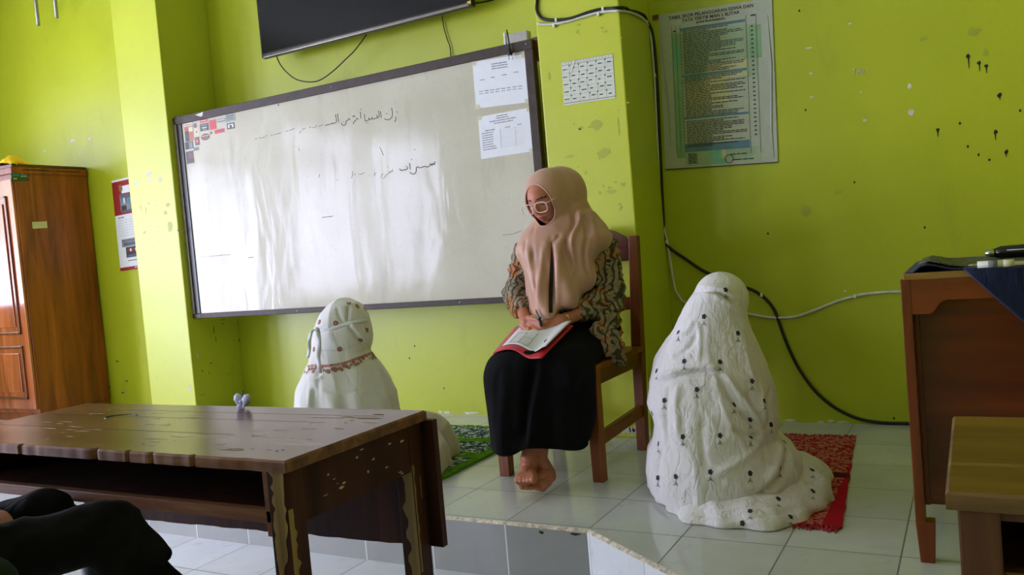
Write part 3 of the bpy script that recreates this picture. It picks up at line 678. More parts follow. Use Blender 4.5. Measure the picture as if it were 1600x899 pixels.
# television high on the wall
TY = 3.80
tv = thing('television', 'large black flat television mounted high above the whiteboard', 'television', (-2.94, TY+.03, 2.168))
a = at(409, 92, TY); b = at(738, 8, TY); x0, x1, z0 = a.x, b.x, a.z; z1 = z0+.86
mb = MB().box((x0, TY, z0), (x1, TY+.035, z1), 0, .006).box((x0+.25, TY+.035, z0+.06), (x1-.25, TY+.075, z1-.15), 0, .01).quad((x1-.03, TY-.0008, z0+.012), (x1-.008, TY-.0008, z0+.012), (x1-.006, TY-.0008, z0+.12), (x1-.028, TY-.0008, z0+.12), 1)
obj('bezel', mb, [plain('tv_bezel', (16, 17, 18), .3, .3), plain('yellow_tag', (210, 180, 40), .5)], tv)
mb = MB().box((x0+.012, TY-.0015, z0+.028), (x1-.012, TY+.001, z1-.012)); obj('screen', mb, plain('tv_screen', (5, 7, 9), .16, .22, var=.01), tv)
mb = MB().box((x0+.02, TY-.004, z0+.003), (x1-.02, TY+.002, z0+.018), 0, .002); obj('lower_trim', mb, plain('glossy_grey_trim', (120, 112, 104), .15, .8, metal=.6), tv)
mb = MB().box(((x0+x1)/2-.2, TY+.075, z0+.3), ((x0+x1)/2+.2, BACK_Y, z0+.6), 0, .004); obj('wall_mount', mb, M['black'], tv)
q = [at(400+x/3.995, y/3.995, TY+.05) for x, y in ((128, 350), (150, 400), (190, 450), (250, 495), (330, 512), (400, 500), (480, 445), (560, 370), (620, 310), (690, 215))]
obj('cable', MB().tube(smoothpath(q, 4), .0036), M['cable'], tv)
q = [at(400+x/3.995, y/3.995, BACK_Y-.01) for x, y in ((1160, 60), (1163, 110), (1175, 180), (1195, 250), (1210, 290), (1218, 370))]
obj('cord', MB().tube(smoothpath(q, 4), .003), M['cable'], None, 'thin black cord hanging down the wall from the television to the whiteboard top', 'cable', origin=tuple(q[-1]))
q = [at(730, 8, BACK_Y-.02), at(745, 5, BACK_Y-.01), at(770, 0, BACK_Y-.008), at(800, -12, BACK_Y-.008)]
obj('cord', MB().tube(smoothpath(q, 4), .004), M['cable'], None, 'short black cord running along the wall from the right end of the television', 'cable', origin=tuple(q[0]))

# socket box and plug by the board corner
yb = BY+.035
a = at(791, 66, yb); b = at(823, 47, yb)
t = thing('extension_socket', 'grey socket box resting behind the upper right corner of the whiteboard', 'socket', (a.x, yb, 1.885))
mb = MB().box((a.x, yb, 1.860), (b.x, yb+.045, 1.945), 0, .004); obj('box', mb, plain('grey_plastic', (176, 174, 166), .5), t)
obj('end_cap', MB().box((a.x-.012, yb-.004, 1.855), (a.x, yb+.05, 1.955), 0, .003), M['white'], t)
t = thing('power_plug', 'black power plug dangling over the top frame of the whiteboard', 'plug', at(798, 94, BY-.03))
P_ = lambda x, y: at(x, y, BY-.034)
mb = MB().tube(smoothpath([at(792, 47, BY+.03), P_(793, 53), P_(795, 65), P_(796, 76)], 4), .0035); obj('cord', mb, M['cable'], t)
mb = MB().tube([P_(795.5, 74), P_(796.5, 79), P_(797, 84), P_(797, 86)], [.005, .008, .014, .013], flat=.7); obj('plug_body', mb, M['black'], t)
mb = MB(); [mb.tube([P_(x, 85), P_(x+1, 93)], .0026) for x in (794.5, 799.5)]; obj('pin', mb, M['chrome'], t)

# cables crossing the middle pillar
def pc(x, y, dy=0): x = 700+x/3.995; y = y/3.995; return at(x, y, PY-.008-dy)
def ps(x, y): x = 700+x/3.995; y = y/3.995; return onx(x, y, -1.307)
wl_ = BACK_Y-.008
white_pts = [pc(560, 148), pc(600, 153), pc(660, 150), pc(740, 135), pc(820, 112), pc(900, 88), pc(960, 75), pc(1030, 68), pc(1068, 69), ps(1110, 73), ps(1150, 82), ps(1210, 110)] + [at(x, y, wl_) for x, y in ((1012.5, 40), (1017, 52), (1020.4, 88), (1023, 125), (1025.4, 175), (1028, 225), (1032, 290), (1036, 340), (1038, 359), (1043, 379), (1047, 405), (1051, 430), (1055, 452), (1062, 465), (1072, 474), (1110, 484), (1150, 489), (1172, 491), (1200, 496), (1238, 496), (1270, 486), (1308, 471), (1336, 463), (1350, 460), (1380, 457), (1410, 456), (1500, 456))]
cw_ = thing('wall_cable', 'long white cable clipped across the middle pillar and down the right wall', 'cable', tuple(white_pts[-1]), 'cables along the right wall')
obj('cable', MB().tube(smoothpath(white_pts, 4), .0062), M['wcable'], cw_)
def clip(p, par, s=.009): obj('clip', MB().box((p.x-s*.6, p.y-.008, p.z-s), (p.x+s*.6, p.y+.006, p.z+s), 0, .003), M['white'], par)
for p in (pc(662, 160), pc(940, 88), at(1023.4, 118, wl_-.004), at(1026.5, 212, wl_-.004), at(1336, 463, wl_-.004), at(1042, 378, wl_-.004)): clip(p, cw_)
black_pts = [pc(556, -60), pc(555, 0), pc(553, 60), pc(570, 100), pc(600, 120), pc(660, 126, .002), pc(740, 120, .002), pc(800, 104, .002), pc(870, 78, .002), pc(940, 60), pc(1000, 54), pc(1066, 48), ps(1110, 50), ps(1135, 66), ps(1180, 76), ps(1225, 98)] + [at(x, y, wl_) for x, y in ((1011, 33), (1019, 50), (1024, 88), (1028, 150), (1031, 225), (1034, 290), (1036.5, 340), (1037.5, 362), (1041, 379), (1048, 389), (1070, 404), (1100, 424), (1130, 436), (1158, 447), (1177, 454), (1196, 467), (1210, 485), (1219, 509), (1231, 541), (1247, 574), (1270, 607), (1298, 633), (1326, 649), (1350, 657), (1380, 662), (1420, 665), (1500, 668))]
for i in range(len(black_pts)-1, len(black_pts)-4, -1): black_pts[i].z = max(black_pts[i].z, .008)
cb_ = thing('wall_cable', 'thick black cable sagging from the middle pillar down the right wall to the floor', 'cable', tuple(black_pts[-1]), 'cables along the right wall')
obj('cable', MB().tube(smoothpath(black_pts, 4), .0072), M['cable'], cb_)
for p in (pc(676, 124, .004), pc(968, 56), ps(1132, 62), at(1190, 461, wl_-.004)): clip(p, cb_)

# metal prongs hanging at the top left, in front of the wall
hb = thing('hanging_shelf_bracket', 'grey metal bracket with two hanging rods high on the left wall', 'bracket', at(70, -40, BACK_Y))
z_top = at(60, -60, BACK_Y-.1).z
for x, y, Yv in ((60, 40, BACK_Y-.12), (89, 28, BACK_Y-.12)):
    e = at(x, y, Yv); obj('rod', MB().tube([(e.x, e.y, z_top), tuple(e)], .013, 0, 8), M['silver'], hb)
a = at(40, -30, BACK_Y-.1); obj('shelf_plate', MB().box((a.x-.05, BACK_Y-.22, a.z), (a.x+.45, BACK_Y, a.z+.03), 0, .004), M['silver'], hb)
# ------------------------------------------------------------------ tall cupboard
CX, CY0, CY1, CZ = -5.641, 3.40, 3.952, 1.765
cup = thing('cupboard', 'tall varnished wooden cupboard against the left of the green wall', 'cupboard', (-6.25, 3.68, 0))
w_side = wood('cupboard_side_wood', (106, 46, 12), (154, 76, 24), (180, 96, 36), 'z', .8, .42)
w_door = wood('cupboard_door_wood', (140, 62, 34), (182, 92, 56), (206, 122, 80), 'z', .8, .14, 1.0)
mb = MB().box((-6.86, CY0+.02, .06), (CX, CY1, CZ-.06), 0, .003).box((-6.86, CY0+.04, 0), (CX-.01, CY1, .07))
obj('body', mb, w_side, cup)
mb = MB().box((-6.88, CY0-.005, CZ-.066), (CX+.012, CY1, CZ-.022), 0, .006).box((-6.875, CY0+.005, CZ-.022), (CX+.006, CY1, CZ), 1, .004)
for y0, y1 in ((CY0+.07, CY0+.27), (CY0+.32, CY0+.49)): mb.box((CX+.008, y0, CZ-.043), (CX+.0135, y1, CZ-.036), 2)
obj('cornice', mb, [w_side, wood('cornice_top_wood', (60, 28, 12), (92, 48, 22), (110, 60, 28), 'y'), M['black']], cup)
for k, (a, b, hs) in enumerate(((-6.25, CX-.012, -1), (-6.85, -6.255, 1))):
    d = MB().box((a, CY0, .09), (b, CY0+.022, CZ-.1), 0, .004)
    for z0, z1 in ((.16, .53), (.61, CZ-.21)):
        i = .07
        for (u0, v0, u1, v1) in ((a+i, z0, b-i, z0+.018), (a+i, z1-.018, b-i, z1), (a+i, z0, a+i+.018, z1), (b-i-.018, z0, b-i, z1)): d.box((u0, CY0-.012, v0), (u1, CY0+.002, v1), 1, .004)
        d.box((a+i+.05, CY0-.008, z0+.05), (b-i-.05, CY0+.002, z1-.05), 0, .006)
    do = obj('door', d, [w_door, wood('door_moulding_wood', (96, 44, 24), (130, 66, 40), (150, 84, 54), 'z', 1, .25, .5)], cup)
    hx = a+.03 if hs < 0 else b-.03
    obj('handle', MB().tube(smoothpath([(hx, CY0, .80), (hx, CY0-.03, .82), (hx, CY0-.03, .92), (hx, CY0, .94)], 4), .006), M['silver'], do)
def cside(x, y): return onx(x, y, CX+.0012)
tl, tr, bl = cside(17, 268), cside(46, 267), cside(18, 284)
s = Sheet(tl, tr, bl, .0005); s.r(.05, .1, .45, .5, 1, .0006); s.r(.5, .2, .9, .35, 2, .0006); s.r(.5, .45, .85, .6, 2, .0006); s.r(.1, .65, .3, .8, 3, .0006); s.mb.add([s.p(.6, 0, .001), s.p(.75, 0, .001), s.p(1, .8, .001), s.p(1, .95, .001)], [(0, 1, 2, 3)], 4)
obj('sticker', s.mb, [plain('dark_green_label', (34, 66, 54), .4), plain('teal_label', (30, 120, 110), .4), plain('pale_green_label', (130, 160, 110), .4), plain('gold_label', (190, 160, 60), .4), M['red']], cup, label='dark green sticker')
s = Sheet(cside(50, 347), cside(73, 346), cside(51, 357.5), .001); s.r(.06, .15, .55, .85, 0, .001)
obj('tag', s.mb, [plain('cream_tag', (206, 200, 150), .5), M['ink']], cup, label='cream inventory tag')
# yellow cloth flung on the cupboard
p0 = Vector((CX-.02, CY0+.02, CZ)); mb = MB(); vs = []; fs = []; nu, nv = 26, 14
for i in range(nu):
    for j in range(nv):
        u, v = i/(nu-1), j/(nv-1); e = math.sin(PI*u)**.4*math.sin(PI*v)**.4
        x = p0.x-.17+.20*u+.02*math.sin(9*v); y = p0.y-.035+.20*v*(1-.35*u)+.02*math.sin(7*u); z = CZ+.006+e*(0.024+.040*abs(math.sin(5*u+2*v)))+.010*nse(Vector((u, v, 0)), 5)
        if u > .9: z -= (u-.9)*.10; 
        vs.append((x, y, max(z, CZ+.003) if u < .93 else z))
for i in range(nu-1):
    for j in range(nv-1): fs.append((i*nv+j, (i+1)*nv+j, (i+1)*nv+j+1, i*nv+j+1))
mb.add(vs, fs, 0, True)
o = obj('yellow_cloth', mb, fabric('bright_yellow_cloth', (238, 196, 14), .6), None, 'crumpled bright yellow cloth on top of the tall cupboard', 'cloth'); sd = o.modifiers.new('s', 'SOLIDIFY'); sd.thickness = .003

# ------------------------------------------------------------------ pupils' tables
def table(root, x0, x1, y0, y1, zt, fl, mt, mleg, mraw, medge, seed, shelf=True):
    rr = random.Random(seed)
    # worn slab: outline with nicks along the front
    mb = MB(); n = 150; top = []; fr = []
    for i in range(n+1):
        x = x0+(x1-x0)*i/n; nick = .0015*noise.noise(Vector((x*40, seed, 0)))
        for nx, nw, nd in ((.20, .003, .009), (.64, .002, .010), (.80, .002, .008), (.335, .0025, .014), (.55, .01, .006), (.555, .0025, .016), (.70, .006, .006), (.92, .03, .003)):
            nick += nd*gs(x-(x0+(x1-x0)*nx), nw)
        fr.append((x, y0+nick))
    back = []
    for i in range(13):
        x = x1-(x1-x0)*i/12; back.append((x, y1))
    side = [(x1+.0015*noise.noise(Vector((0, y0+(y1-y0)*k/20*30, seed))), y0+(y1-y0)*k/20) for k in range(1, 20)]
    out = fr+side+back; m_ = len(out); cx, cy = (x0+x1)/2, (y0+y1)/2
    def ins(p, d): return (p[0]+(d if p[0] < cx else -d)*min(1, abs(p[0]-cx)/(.48*(x1-x0))), p[1]+(d if p[1] < cy else -d)*min(1, abs(p[1]-cy)/(.48*(y1-y0))))
    r0 = [(x, y, zt-.022) for x, y in out]; r1 = [(x, y, zt-.004) for x, y in out]; r2 = [ins(p, .004)+(zt,) for p in out]
    mb.add(r0+r1+r2, [tuple(range(m_-1, -1, -1))], 0); mb.add(r1+r2, [(i, (i+1) % m_, m_+(i+1) % m_, m_+i) for i in range(m_)], 1); mb.add(r0+r1, [(i, (i+1) % m_, m_+(i+1) % m_, m_+i) for i in range(m_)], 1)
    mb.add(r2, [tuple(range(m_))], 0)
    obj('tabletop', mb, [mt, medge, mraw, M['black'], M['scratch']], root) if False else None
    # plank joint, split, scratches and raw patches on the top
    for k in range(3 if seed == 1 else 0):
        yy = y0+(y1-y0)*(.36+.3*k) if k < 2 else y0+(y1-y0)*.82
        mb.quad((x0+.05*k, yy, zt+.0004), (x1-.3+.12*k, yy+.004, zt+.0004), (x1-.3+.12*k, yy+.006, zt+.0004), (x0+.05*k, yy+.0016, zt+.0004), 3)
    if seed == 1:
        for (x, y, a, b) in [(572, 654, .03, .006), (547, 652, .02, .003), (592, 648, .02, .004)]:
            p = onz(x, y, zt); mb.blot(p, X_, Y_, a, b, 2, 9, .5, .0005, int(x))
        for (x, y, a, b) in [(375, 703, .012, .0025), (433, 705, .004, .003), (442, 703, .004, .003), (500, 653, .045, .002)]:
            p = onz(x, y, zt); mb.blot(p, X_, Y_, a, b, 3, 9, .5, .0006, int(x))
        for i in range(70):
            cxp, cyp = rr.choice(((120, 662), (180, 654), (270, 661), (110, 678), (350, 700), (420, 680), (270, 690), (200, 640), (520, 660))); p = onz(cxp+rr.gauss(0, 30), max(634, cyp+rr.gauss(0, 6)), zt)
            if not (x0+.03 < p.x < x1-.03 and y0+.02 < p.y < y1-.02): continue
            mb.blot(p, X_, Y_, rr.uniform(.004, .03), rr.uniform(.0008, .0028), 4, 8, .6, .0005, i)
        for t_ in (0, 1):
            c = onz(190, 652, zt)
            mb.tube([c+Vector((.045*math.cos(a_*PI/10)*(1+.2*t_), .03*math.sin(a_*PI/10), .0002)) for a_ in range(3, 15)], .0012, 3, 4, flat=.3)
    obj('tabletop', mb, [mt, medge, mraw, M['black'], M['scratch']], root)
    zb = zt-.022; lw = .046
    for lx, ly in ((x1-.012-lw, y0+.008), (x1-.012-lw, y1-.055), (x0+.012, y0+.008), (x0+.012, y1-.055)):
        l = MB().box((lx, ly, fl), (lx+lw, ly+lw, zb), 0, .003)
        if seed == 1 and lx > cx:                                    # paint worn down to raw wood on the corners
            def strip(o, ax, pts):
                o = Vector(o); az = ax.cross(Z_); L = [o+az*.0009+ax*a+Z_*z for a, b, z in pts]; R = [o+az*.0009+ax*b+Z_*z for a, b, z in pts]; k = len(pts)
                l.add(L+R, [(i, k+i, k+i+1, i+1) for i in range(k-1)], 1)
            zs = np.linspace(0, .999, 26)
            if ly < cy:
                strip((lx, ly, 0), X_, [(.007+.022*abs(noise.noise(Vector((z*9, 1, 0)))), lw*(.95-.5*sstep(.5, .9, z)-.35*abs(noise.noise(Vector((z*24, 2, 0)))))+0, zb-.002-z*.24) for z in zs])
                strip((lx, ly, 0), X_, [(.016+.006*noise.noise(Vector((z*12, 1, 5))), .028+.006*noise.noise(Vector((z*16, 2, 4))), zb-.23-z*.24) for z in zs])
                strip((lx+lw, ly, 0), Y_, [(.0, .012+.02*max(0, noise.noise(Vector((z*7, 3, 1)))), zb-.07-z*.13) for z in zs])
            else:
                strip((lx, ly, 0), X_, [(lw*(.42+.28*noise.noise(Vector((z*12, 1, 2)))+.08*noise.noise(Vector((z*40, 1, 2)))), lw*.98, zb-.09-z*.34) for z in zs])
                strip((lx+lw, ly, 0), Y_, [(.0, .006+.006*noise.noise(Vector((z*11, 2, 3))), zb-.09-z*.24) for z in zs])
                strip((lx+lw, ly, 0), Y_, [(.024, .027, zb-.12-z*.05) for z in zs])
        obj('leg', l, [mleg, mraw], root)
    for xs in (x1-.0125-.02, x0+.0125):
        a = MB().box((xs, y0+.008+lw, zb-.105), (xs+.018, y1-.055, zb), 0, .002)
        if seed == 1 and xs > cx:
            for i in range(16): a.blot((xs+.018, rr.uniform(y0+.06, y1-.07), zb-rr.uniform(.01, .1)), Y_, Z_, rr.uniform(.002, .008), rr.uniform(.001, .003), 1, 7, .5, .0006, i)
        obj('side_apron', a, [mleg, M['scratch']], root)
    obj('shelf_board', MB().box((x0+.035, y0+.03, zb-.10), (x1-.035, y1-.055, zb-.085), 0, .002), mleg, root)
    obj('front_rail', MB().box((x0+.012+lw, y0+.012, zb-.10), (x1-.012-lw, y0+.032, zb-.076), 0, .002), medge if seed == 1 else mleg, root)
    mb = MB(); n = 40; P = []
    for i in range(n+1): x = x0-.0+(x1-x0+.018)*i/n; P.append((x, zt-.31+.006*noise.noise(Vector((x*25, 7, 0)))+.02*(x-x1)))
    P += [(x1+.018, zb), (x0, zb)]
    mb.prism(P, (0, y1-.006, 0), X_, Z_, Y_, .018)
    obj('modesty_panel', mb, mleg, root)
    if seed == 1: obj('shelf_bracket', MB().box((x1-.012-lw-.014, y0+.012, zb-.125), (x1-.012-lw, y0+.034, zb), 0, .002), medge, root)
    if seed == 2: obj('under_board', MB().box((x0+.012, y0+.012, zt-.036), (x1-.012, y0+.10, zt-.022), 0, .003), mleg, root)
M['scratch'] = plain('pale_scratch', (192, 172, 150), .5)
raw = wood('bare_yellow_wood', (128, 96, 48), (176, 142, 84), (196, 164, 106), 'z', 1.5, .7)
t1 = thing('school_table', 'battered dark brown school table with worn legs and a small hair clip on it', 'table', (-1.68, 1.31, LOW), 'wooden school tables')
table(t1, -2.29, -1.092, 1.09, 1.532, .56, LOW, wood('worn_brown_tabletop', (84, 44, 28), (112, 64, 42), (138, 88, 62), 'x', 1, .24, 0, (176, 156, 138), .7),
      wood('dark_painted_wood', (40, 18, 12), (66, 32, 22), (86, 46, 32), 'z', 1, .6, 0, None, .2), raw, wood('worn_edge_wood', (84, 46, 28), (128, 76, 46), (164, 112, 76), 'x', 1.4, .6), 1)
t2 = thing('school_table', 'olive brown school table at the lower right, cut off by the photo edge', 'table', (.56, 1.36, LOW), 'wooden school tables')
table(t2, -.048, 1.15, 1.135, 1.575, .56, LOW, wood('olive_brown_tabletop', (100, 70, 14), (128, 92, 26), (146, 108, 38), 'x', .8, .5, 0, (150, 130, 70), .25),
      wood('dark_brown_leg_wood', (70, 34, 14), (106, 58, 26), (128, 76, 38), 'z', 1, .6), raw, wood('chipped_edge_wood', (84, 58, 26), (120, 88, 46), (146, 112, 66), 'x', 1.4, .7), 2)
mb = MB().box((.10, 1.18, .4535), (.28, 1.40, .480), 0, .002).box((.103, 1.1795, .456), (.277, 1.398, .477), 1).box((.1, 1.178, .463), (.28, 1.1795, .472), 2)
obj('book', mb, [plain('pink_cover', (190, 120, 150), .5), M['paper'], plain('blue_cover', (70, 110, 160), .5)], None, 'pink and blue book inside the shelf of the olive brown table', 'book')

# lilac bow clip
c = onz(386, 637, .56); hb_ = thing('hair_clip', 'small lilac bow hair clip standing on the back edge of the brown table', 'hair clip', c+Vector((0, -.012, 0)))
lil = plain('lilac_ribbon', (190, 190, 228), .5)
for sgn in (-1, 1):
    mb = MB(); R = Matrix.Rotation(sgn*.5, 3, 'Y'); mb.ell(c+Vector((sgn*.0135, -.012, .022)), (.013, .009, .0165), 0, R, 14, 10); displace(mb, lambda v, n_: .003*nse(v, 120)); obj('loop', mb, lil, hb_)
for sgn in (-1, 1): obj('ribbon_tail', MB().tube([c+Vector((0, -.012, .016)), c+Vector((sgn*.004, -.014, .008)), c+Vector((sgn*.008, -.02, .001))], [.004, .007, .008], 0, 8, flat=.3), lil, hb_)
obj('knot', MB().ell(c+Vector((0, -.016, .018)), (.006, .006, .007), n=10, k=8), lil, hb_)
obj('clip_pin', MB().tube([c+Vector((0, -.010, .012)), c+Vector((-.002, -.008, .032)), c+Vector((-.001, -.008, .045))], .0016, 0, 6), M['black'], hb_)

# ------------------------------------------------------------------ teacher's desk at the right
DX0, DY0, DZ = -.172, 2.362, .755; DX1, DY1 = 1.05, 2.95
wd = wood('desk_orange_wood', (104, 42, 8), (142, 64, 18), (162, 80, 28), 'x', .7, .35)
wdz = wood('desk_orange_post', (104, 42, 8), (138, 62, 18), (158, 78, 28), 'z', .9, .35)
wdp = wood('desk_panel_wood', (84, 30, 4), (124, 52, 12), (150, 72, 22), 'x', .45, .35)
de = thing('teacher_desk', 'orange brown wooden desk on the platform, draped with a navy cloth', 'desk', ((DX0+DX1)/2, (DY0+DY1)/2, 0))
for lx in (DX0, DX1-.045):
    for ly in (DY0, DY1-.045):
        obj('leg', MB().bar((lx+.0225, ly+.0225, .0), (lx+.0225, ly+.0225, .11), .034, .034, 0, .003, X_, .046, .046).box((lx, ly, .105), (lx+.024, ly+.045, DZ-.015), 0, .002), wdz, de)
for lx in (DX0+.002, DX1-.024): obj('side_panel', MB().box((lx+.001, DY0+.045, .13), (lx+.02, DY1-.045, DZ-.015), 0, .002), wdz, de)
poly = [(DX0+.024, DZ-.018), (DX1-.024, DZ-.018), (DX1-.024, .65), (DX1-.07, .65), (DX1-.085, .655), (DX1-.10, .675), (DX1-.115, .684), (DX0+.10, .684), (DX0+.086, .675), (DX0+.073, .655), (DX0+.062, .65), (DX0+.024, .65)]
obj('apron', MB().prism(poly, (0, DY0, 0), X_, Z_, Y_, .02), wd, de)
obj('front_panel', MB().box((DX0+.024, DY0+.045, .145), (DX1-.024, DY0+.06, DZ-.015)), wdp, de)
obj('batten', MB().box((DX0+.024, DY0+.036, .145), (DX0+.036, DY0+.045, DZ-.02), 0, .001), wdz, de)
obj('desktop', MB().box((DX0+.006, DY0-.0, DZ-.018), (DX1, DY1, DZ), 0, .003), wood('desktop_pale_wood', (120, 84, 30), (160, 120, 52), (176, 136, 66), 'x', .8, .4), de)
# navy cloth, folded up along its left edge, one corner hanging over the front
navy = fabric('navy_cloth', (22, 30, 62), .8, .3, 14); navy2 = plain('dark_green_navy_trim', (18, 34, 40), .8)
mb = MB(); vs = []; fs = []; nu, nv = 70, 30
cx0 = DX0+.012
for i in range(nu):
    for j in range(nv):
        u, v = i/(nu-1), j/(nv-1); x = cx0+u*(DX1-cx0); y = DY0+.004+v*(DY1-DY0-.01)
        fold = .016*gs(u-.045, .03)*(.6+.4*math.sin(3*v+1)); z = DZ+.005+fold+.0015*nse(Vector((x, y, 0)), 14)
        if u < .02: z = DZ+.002
        vs.append((x, y, z))
for i in range(nu-1):
    for j in range(nv-1): fs.append((i*nv+j, (i+1)*nv+j, (i+1)*nv+j+1, i*nv+j+1))
mb.add(vs, fs, 0, True)
# hanging triangle
vs = []; fs = []; nu, nv = 40, 16; xs = onz(1505, 432, DZ).x; 
for i in range(nu):
    x = xs+i/(nu-1)*(DX1-xs-.05); drop = min(.42, (x-xs)*1.12)
    for j in range(nv):
        v = j/(nv-1); z = DZ+.005-drop*v; y = DY0-.004-.004*sstep(0, .1, v)-.006*v*(1+math.sin(x*40))
        vs.append((x, y+(.008 if j == 0 else 0), z))
for i in range(nu-1):
    for j in range(nv-1): fs.append((i*nv+j, (i+1)*nv+j, (i+1)*nv+j+1, i*nv+j+1))
mb.add(vs, fs, 0, True)
ct = thing('tablecloth', 'navy cloth draped over the desk with one corner hanging down the front', 'tablecloth', (.44, 2.65, DZ))
o = obj('cloth', mb, navy, ct); sd = o.modifiers.new('s', 'SOLIDIFY'); sd.thickness = .003
mb = MB(); e = []
for i in range(nu): x = xs+i/(nu-1)*(DX1-xs-.05); e.append((x, DY0-.009-.006*(1+math.sin(x*40)), DZ+.005-min(.42, (x-xs)*1.12)))
obj('hem', mb.tube(e, .0022, 0, 6), plain('navy_hem', (40, 54, 92), .8), ct)
# batik runner strip along the front of the cloth top
mr, nt, bs = newmat('batik_runner'); v = coords(nt)
wv = N(nt, 'ShaderNodeTexVoronoi', feature='DISTANCE_TO_EDGE'); wv.inputs['Scale'].default_value = 42; nt.links.new(v, wv.inputs['Vector'])
nt.links.new(ramp(nt, wv.outputs['Distance'], [(.05, (120, 116, 80)), (.12, (26, 34, 34)), (.4, (54, 58, 44)), (.6, (104, 100, 70))]), bs.inputs['Base Color']); bs.inputs['Roughness'].default_value = .7
mb = MB(); vs = []; fs = []; nu, nv = 50, 6
for i in range(nu):
    for j in range(nv):
        u, v_ = i/(nu-1), j/(nv-1); x = cx0+.03+u*(DX1-cx0-.05); y = DY0+.02+v_*.30
        vs.append((x, y, DZ+.0085+.018*gs((x-cx0)/(DX1-cx0)-.045, .032)))
for i in range(nu-1):
    for j in range(nv-1): fs.append((i*nv+j, (i+1)*nv+j, (i+1)*nv+j+1, i*nv+j+1))
mb.add(vs, fs, 0, True); o = obj('table_runner', mb, mr, None, 'narrow patterned green and black runner laid along the desk cloth', 'table runner'); sd = o.modifiers.new('s', 'SOLIDIFY'); sd.thickness = .002; sd.offset = 1
z = DZ+.0182
mk = thing('marker_pen', 'short white marker pen with printed barrel lying on the desk runner', 'pen', onz(1540, 413, z))
a = onz(1527, 414, z); b = onz(1554, 412.5, z); b.y = a.y = a.y+.0; b = a+(b-a).normalized()*.075
obj('barrel', MB().tube([a, a+(b-a)*.7], .008, 0, 14), M['white'], mk); obj('cap', MB().tube([a+(b-a)*.7, b], [.0086, .008], 0, 14), plain('ivory_plastic', (200, 196, 160), .4), mk)
obj('label_band', MB().tube([a+(b-a)*.3, a+(b-a)*.55], .0082, 0, 14), M['inkl'], mk); obj('tip', MB().tube([a, a-(b-a)*.25], [.004, .001], 0, 8), plain('felt_nib', (170, 165, 110), .6), mk)
pn = thing('folded_paper', 'pale cream strip of paper lying on the desk behind the marker pen', 'paper', onz(1580, 409, z))
a = onz(1556, 410, z); obj('strip', MB().box((a.x, a.y-.02, z-.008), (a.x+.24, a.y+.03, z-.002), 0, .001), plain('cream_paper', (196, 186, 130), .6), pn)
kc = thing('pencil_case', 'black glossy pencil case with silver tip at the far right of the desk', 'pencil case', onz(1590, 402, z))
a = onz(1552, 405, z-.005); d = Vector((.34, .02, 0)); a = Vector((a.x, 2.64, DZ+.026))
obj('case', MB().tube([a, a+d*.06, a+d*.5, a+d], [.010, .018, .021, .018], 0, 16, flat=.8), plain('black_gloss', (10, 10, 12), .15, .7), kc)
obj('end_cap', MB().tube([a-d*.05, a+d*.01], [.008, .012], 0, 12), M['chrome'], kc); obj('rim', MB().tube([a+d*.1+Vector((0, -.017, .006)), a+d+Vector((0, -.017, .006))], .0018, 0, 6), M['silver'], kc)

# ------------------------------------------------------------------ wooden chair
wc = wood('chair_wood', (108, 50, 14), (148, 76, 26), (172, 96, 42), 'z', .9, .38); wcx = wood('chair_wood_cross', (108, 50, 14), (148, 76, 26), (172, 96, 42), 'x', .9, .38); wcy = wood('chair_wood_side', (108, 50, 14), (148, 76, 26), (172, 96, 42), 'y', .9, .38)
ch = thing('wooden_chair', 'reddish brown wooden chair on the platform holding the seated teacher', 'chair', (-1.49, 3.13, 0))
SX0, SX1, SY0, SY1, SZ = -1.715, -1.262, 2.868, 3.41, .448
for lx in (SX0, SX1-.048): obj('leg', MB().bar((lx+.024, SY0+.022, 0), (lx+.024, SY0+.022, SZ-.022), .044, .044, 0, .003, X_, .05, .05), wc, ch)
ptop = at(966, 371, 3.47)
for k, lx in enumerate((SX0+.024, SX1-.024)):
    m_ = MB().bar((lx-.004, 3.375, 0), (lx, 3.40, SZ), .042, .044, 0, .003, X_, .046, .05).bar((lx, 3.40, SZ-.002), (lx-.004, 3.465, ptop.z), .046, .05, 0, .003, X_, .04, .036)
    obj('rear_post', m_, wc, ch)
    obj('side_rail', MB().box((lx-.012, SY0+.044, SZ-.085), (lx+.012, 3.375, SZ-.022), 0, .002), wcy, ch)
    obj('stretcher', MB().bar((lx, SY0+.04, .155), (lx, 3.365, .17), .022, .05, 0, .002, X_), wcy, ch)
obj('seat', MB().box((SX0-.012, SY0-.012, SZ-.022), (SX1+.012, SY1-.04, SZ), 0, .006), wcx, ch)
for y_ in (SY0+.01, 3.37): obj('cross_rail', MB().box((SX0+.048, y_, SZ-.08), (SX1-.048, y_+.022, SZ-.022), 0, .002), wcx, ch)
xa, xb = SX0+.044, SX1-.044; z_ = ptop.z; pts = [(xa-.0, z_-.105)]+[(xb, z_-.105)]+[(xb-(xb-xa)*t, z_-.02+.075*math.sin(PI*t)**.8) for t in np.linspace(0, 1, 14)]
obj('back_rail', MB().prism(pts, (0, 3.452, 0), X_, Z_, Y_, .022), wood('back_rail_wood', (60, 24, 12), (92, 42, 22), (110, 56, 30), 'x', .9, .35), ch)
obj('back_slat', MB().box((xa, 3.418, .60), (xb, 3.438, .655), 0, .003), wcx, ch)

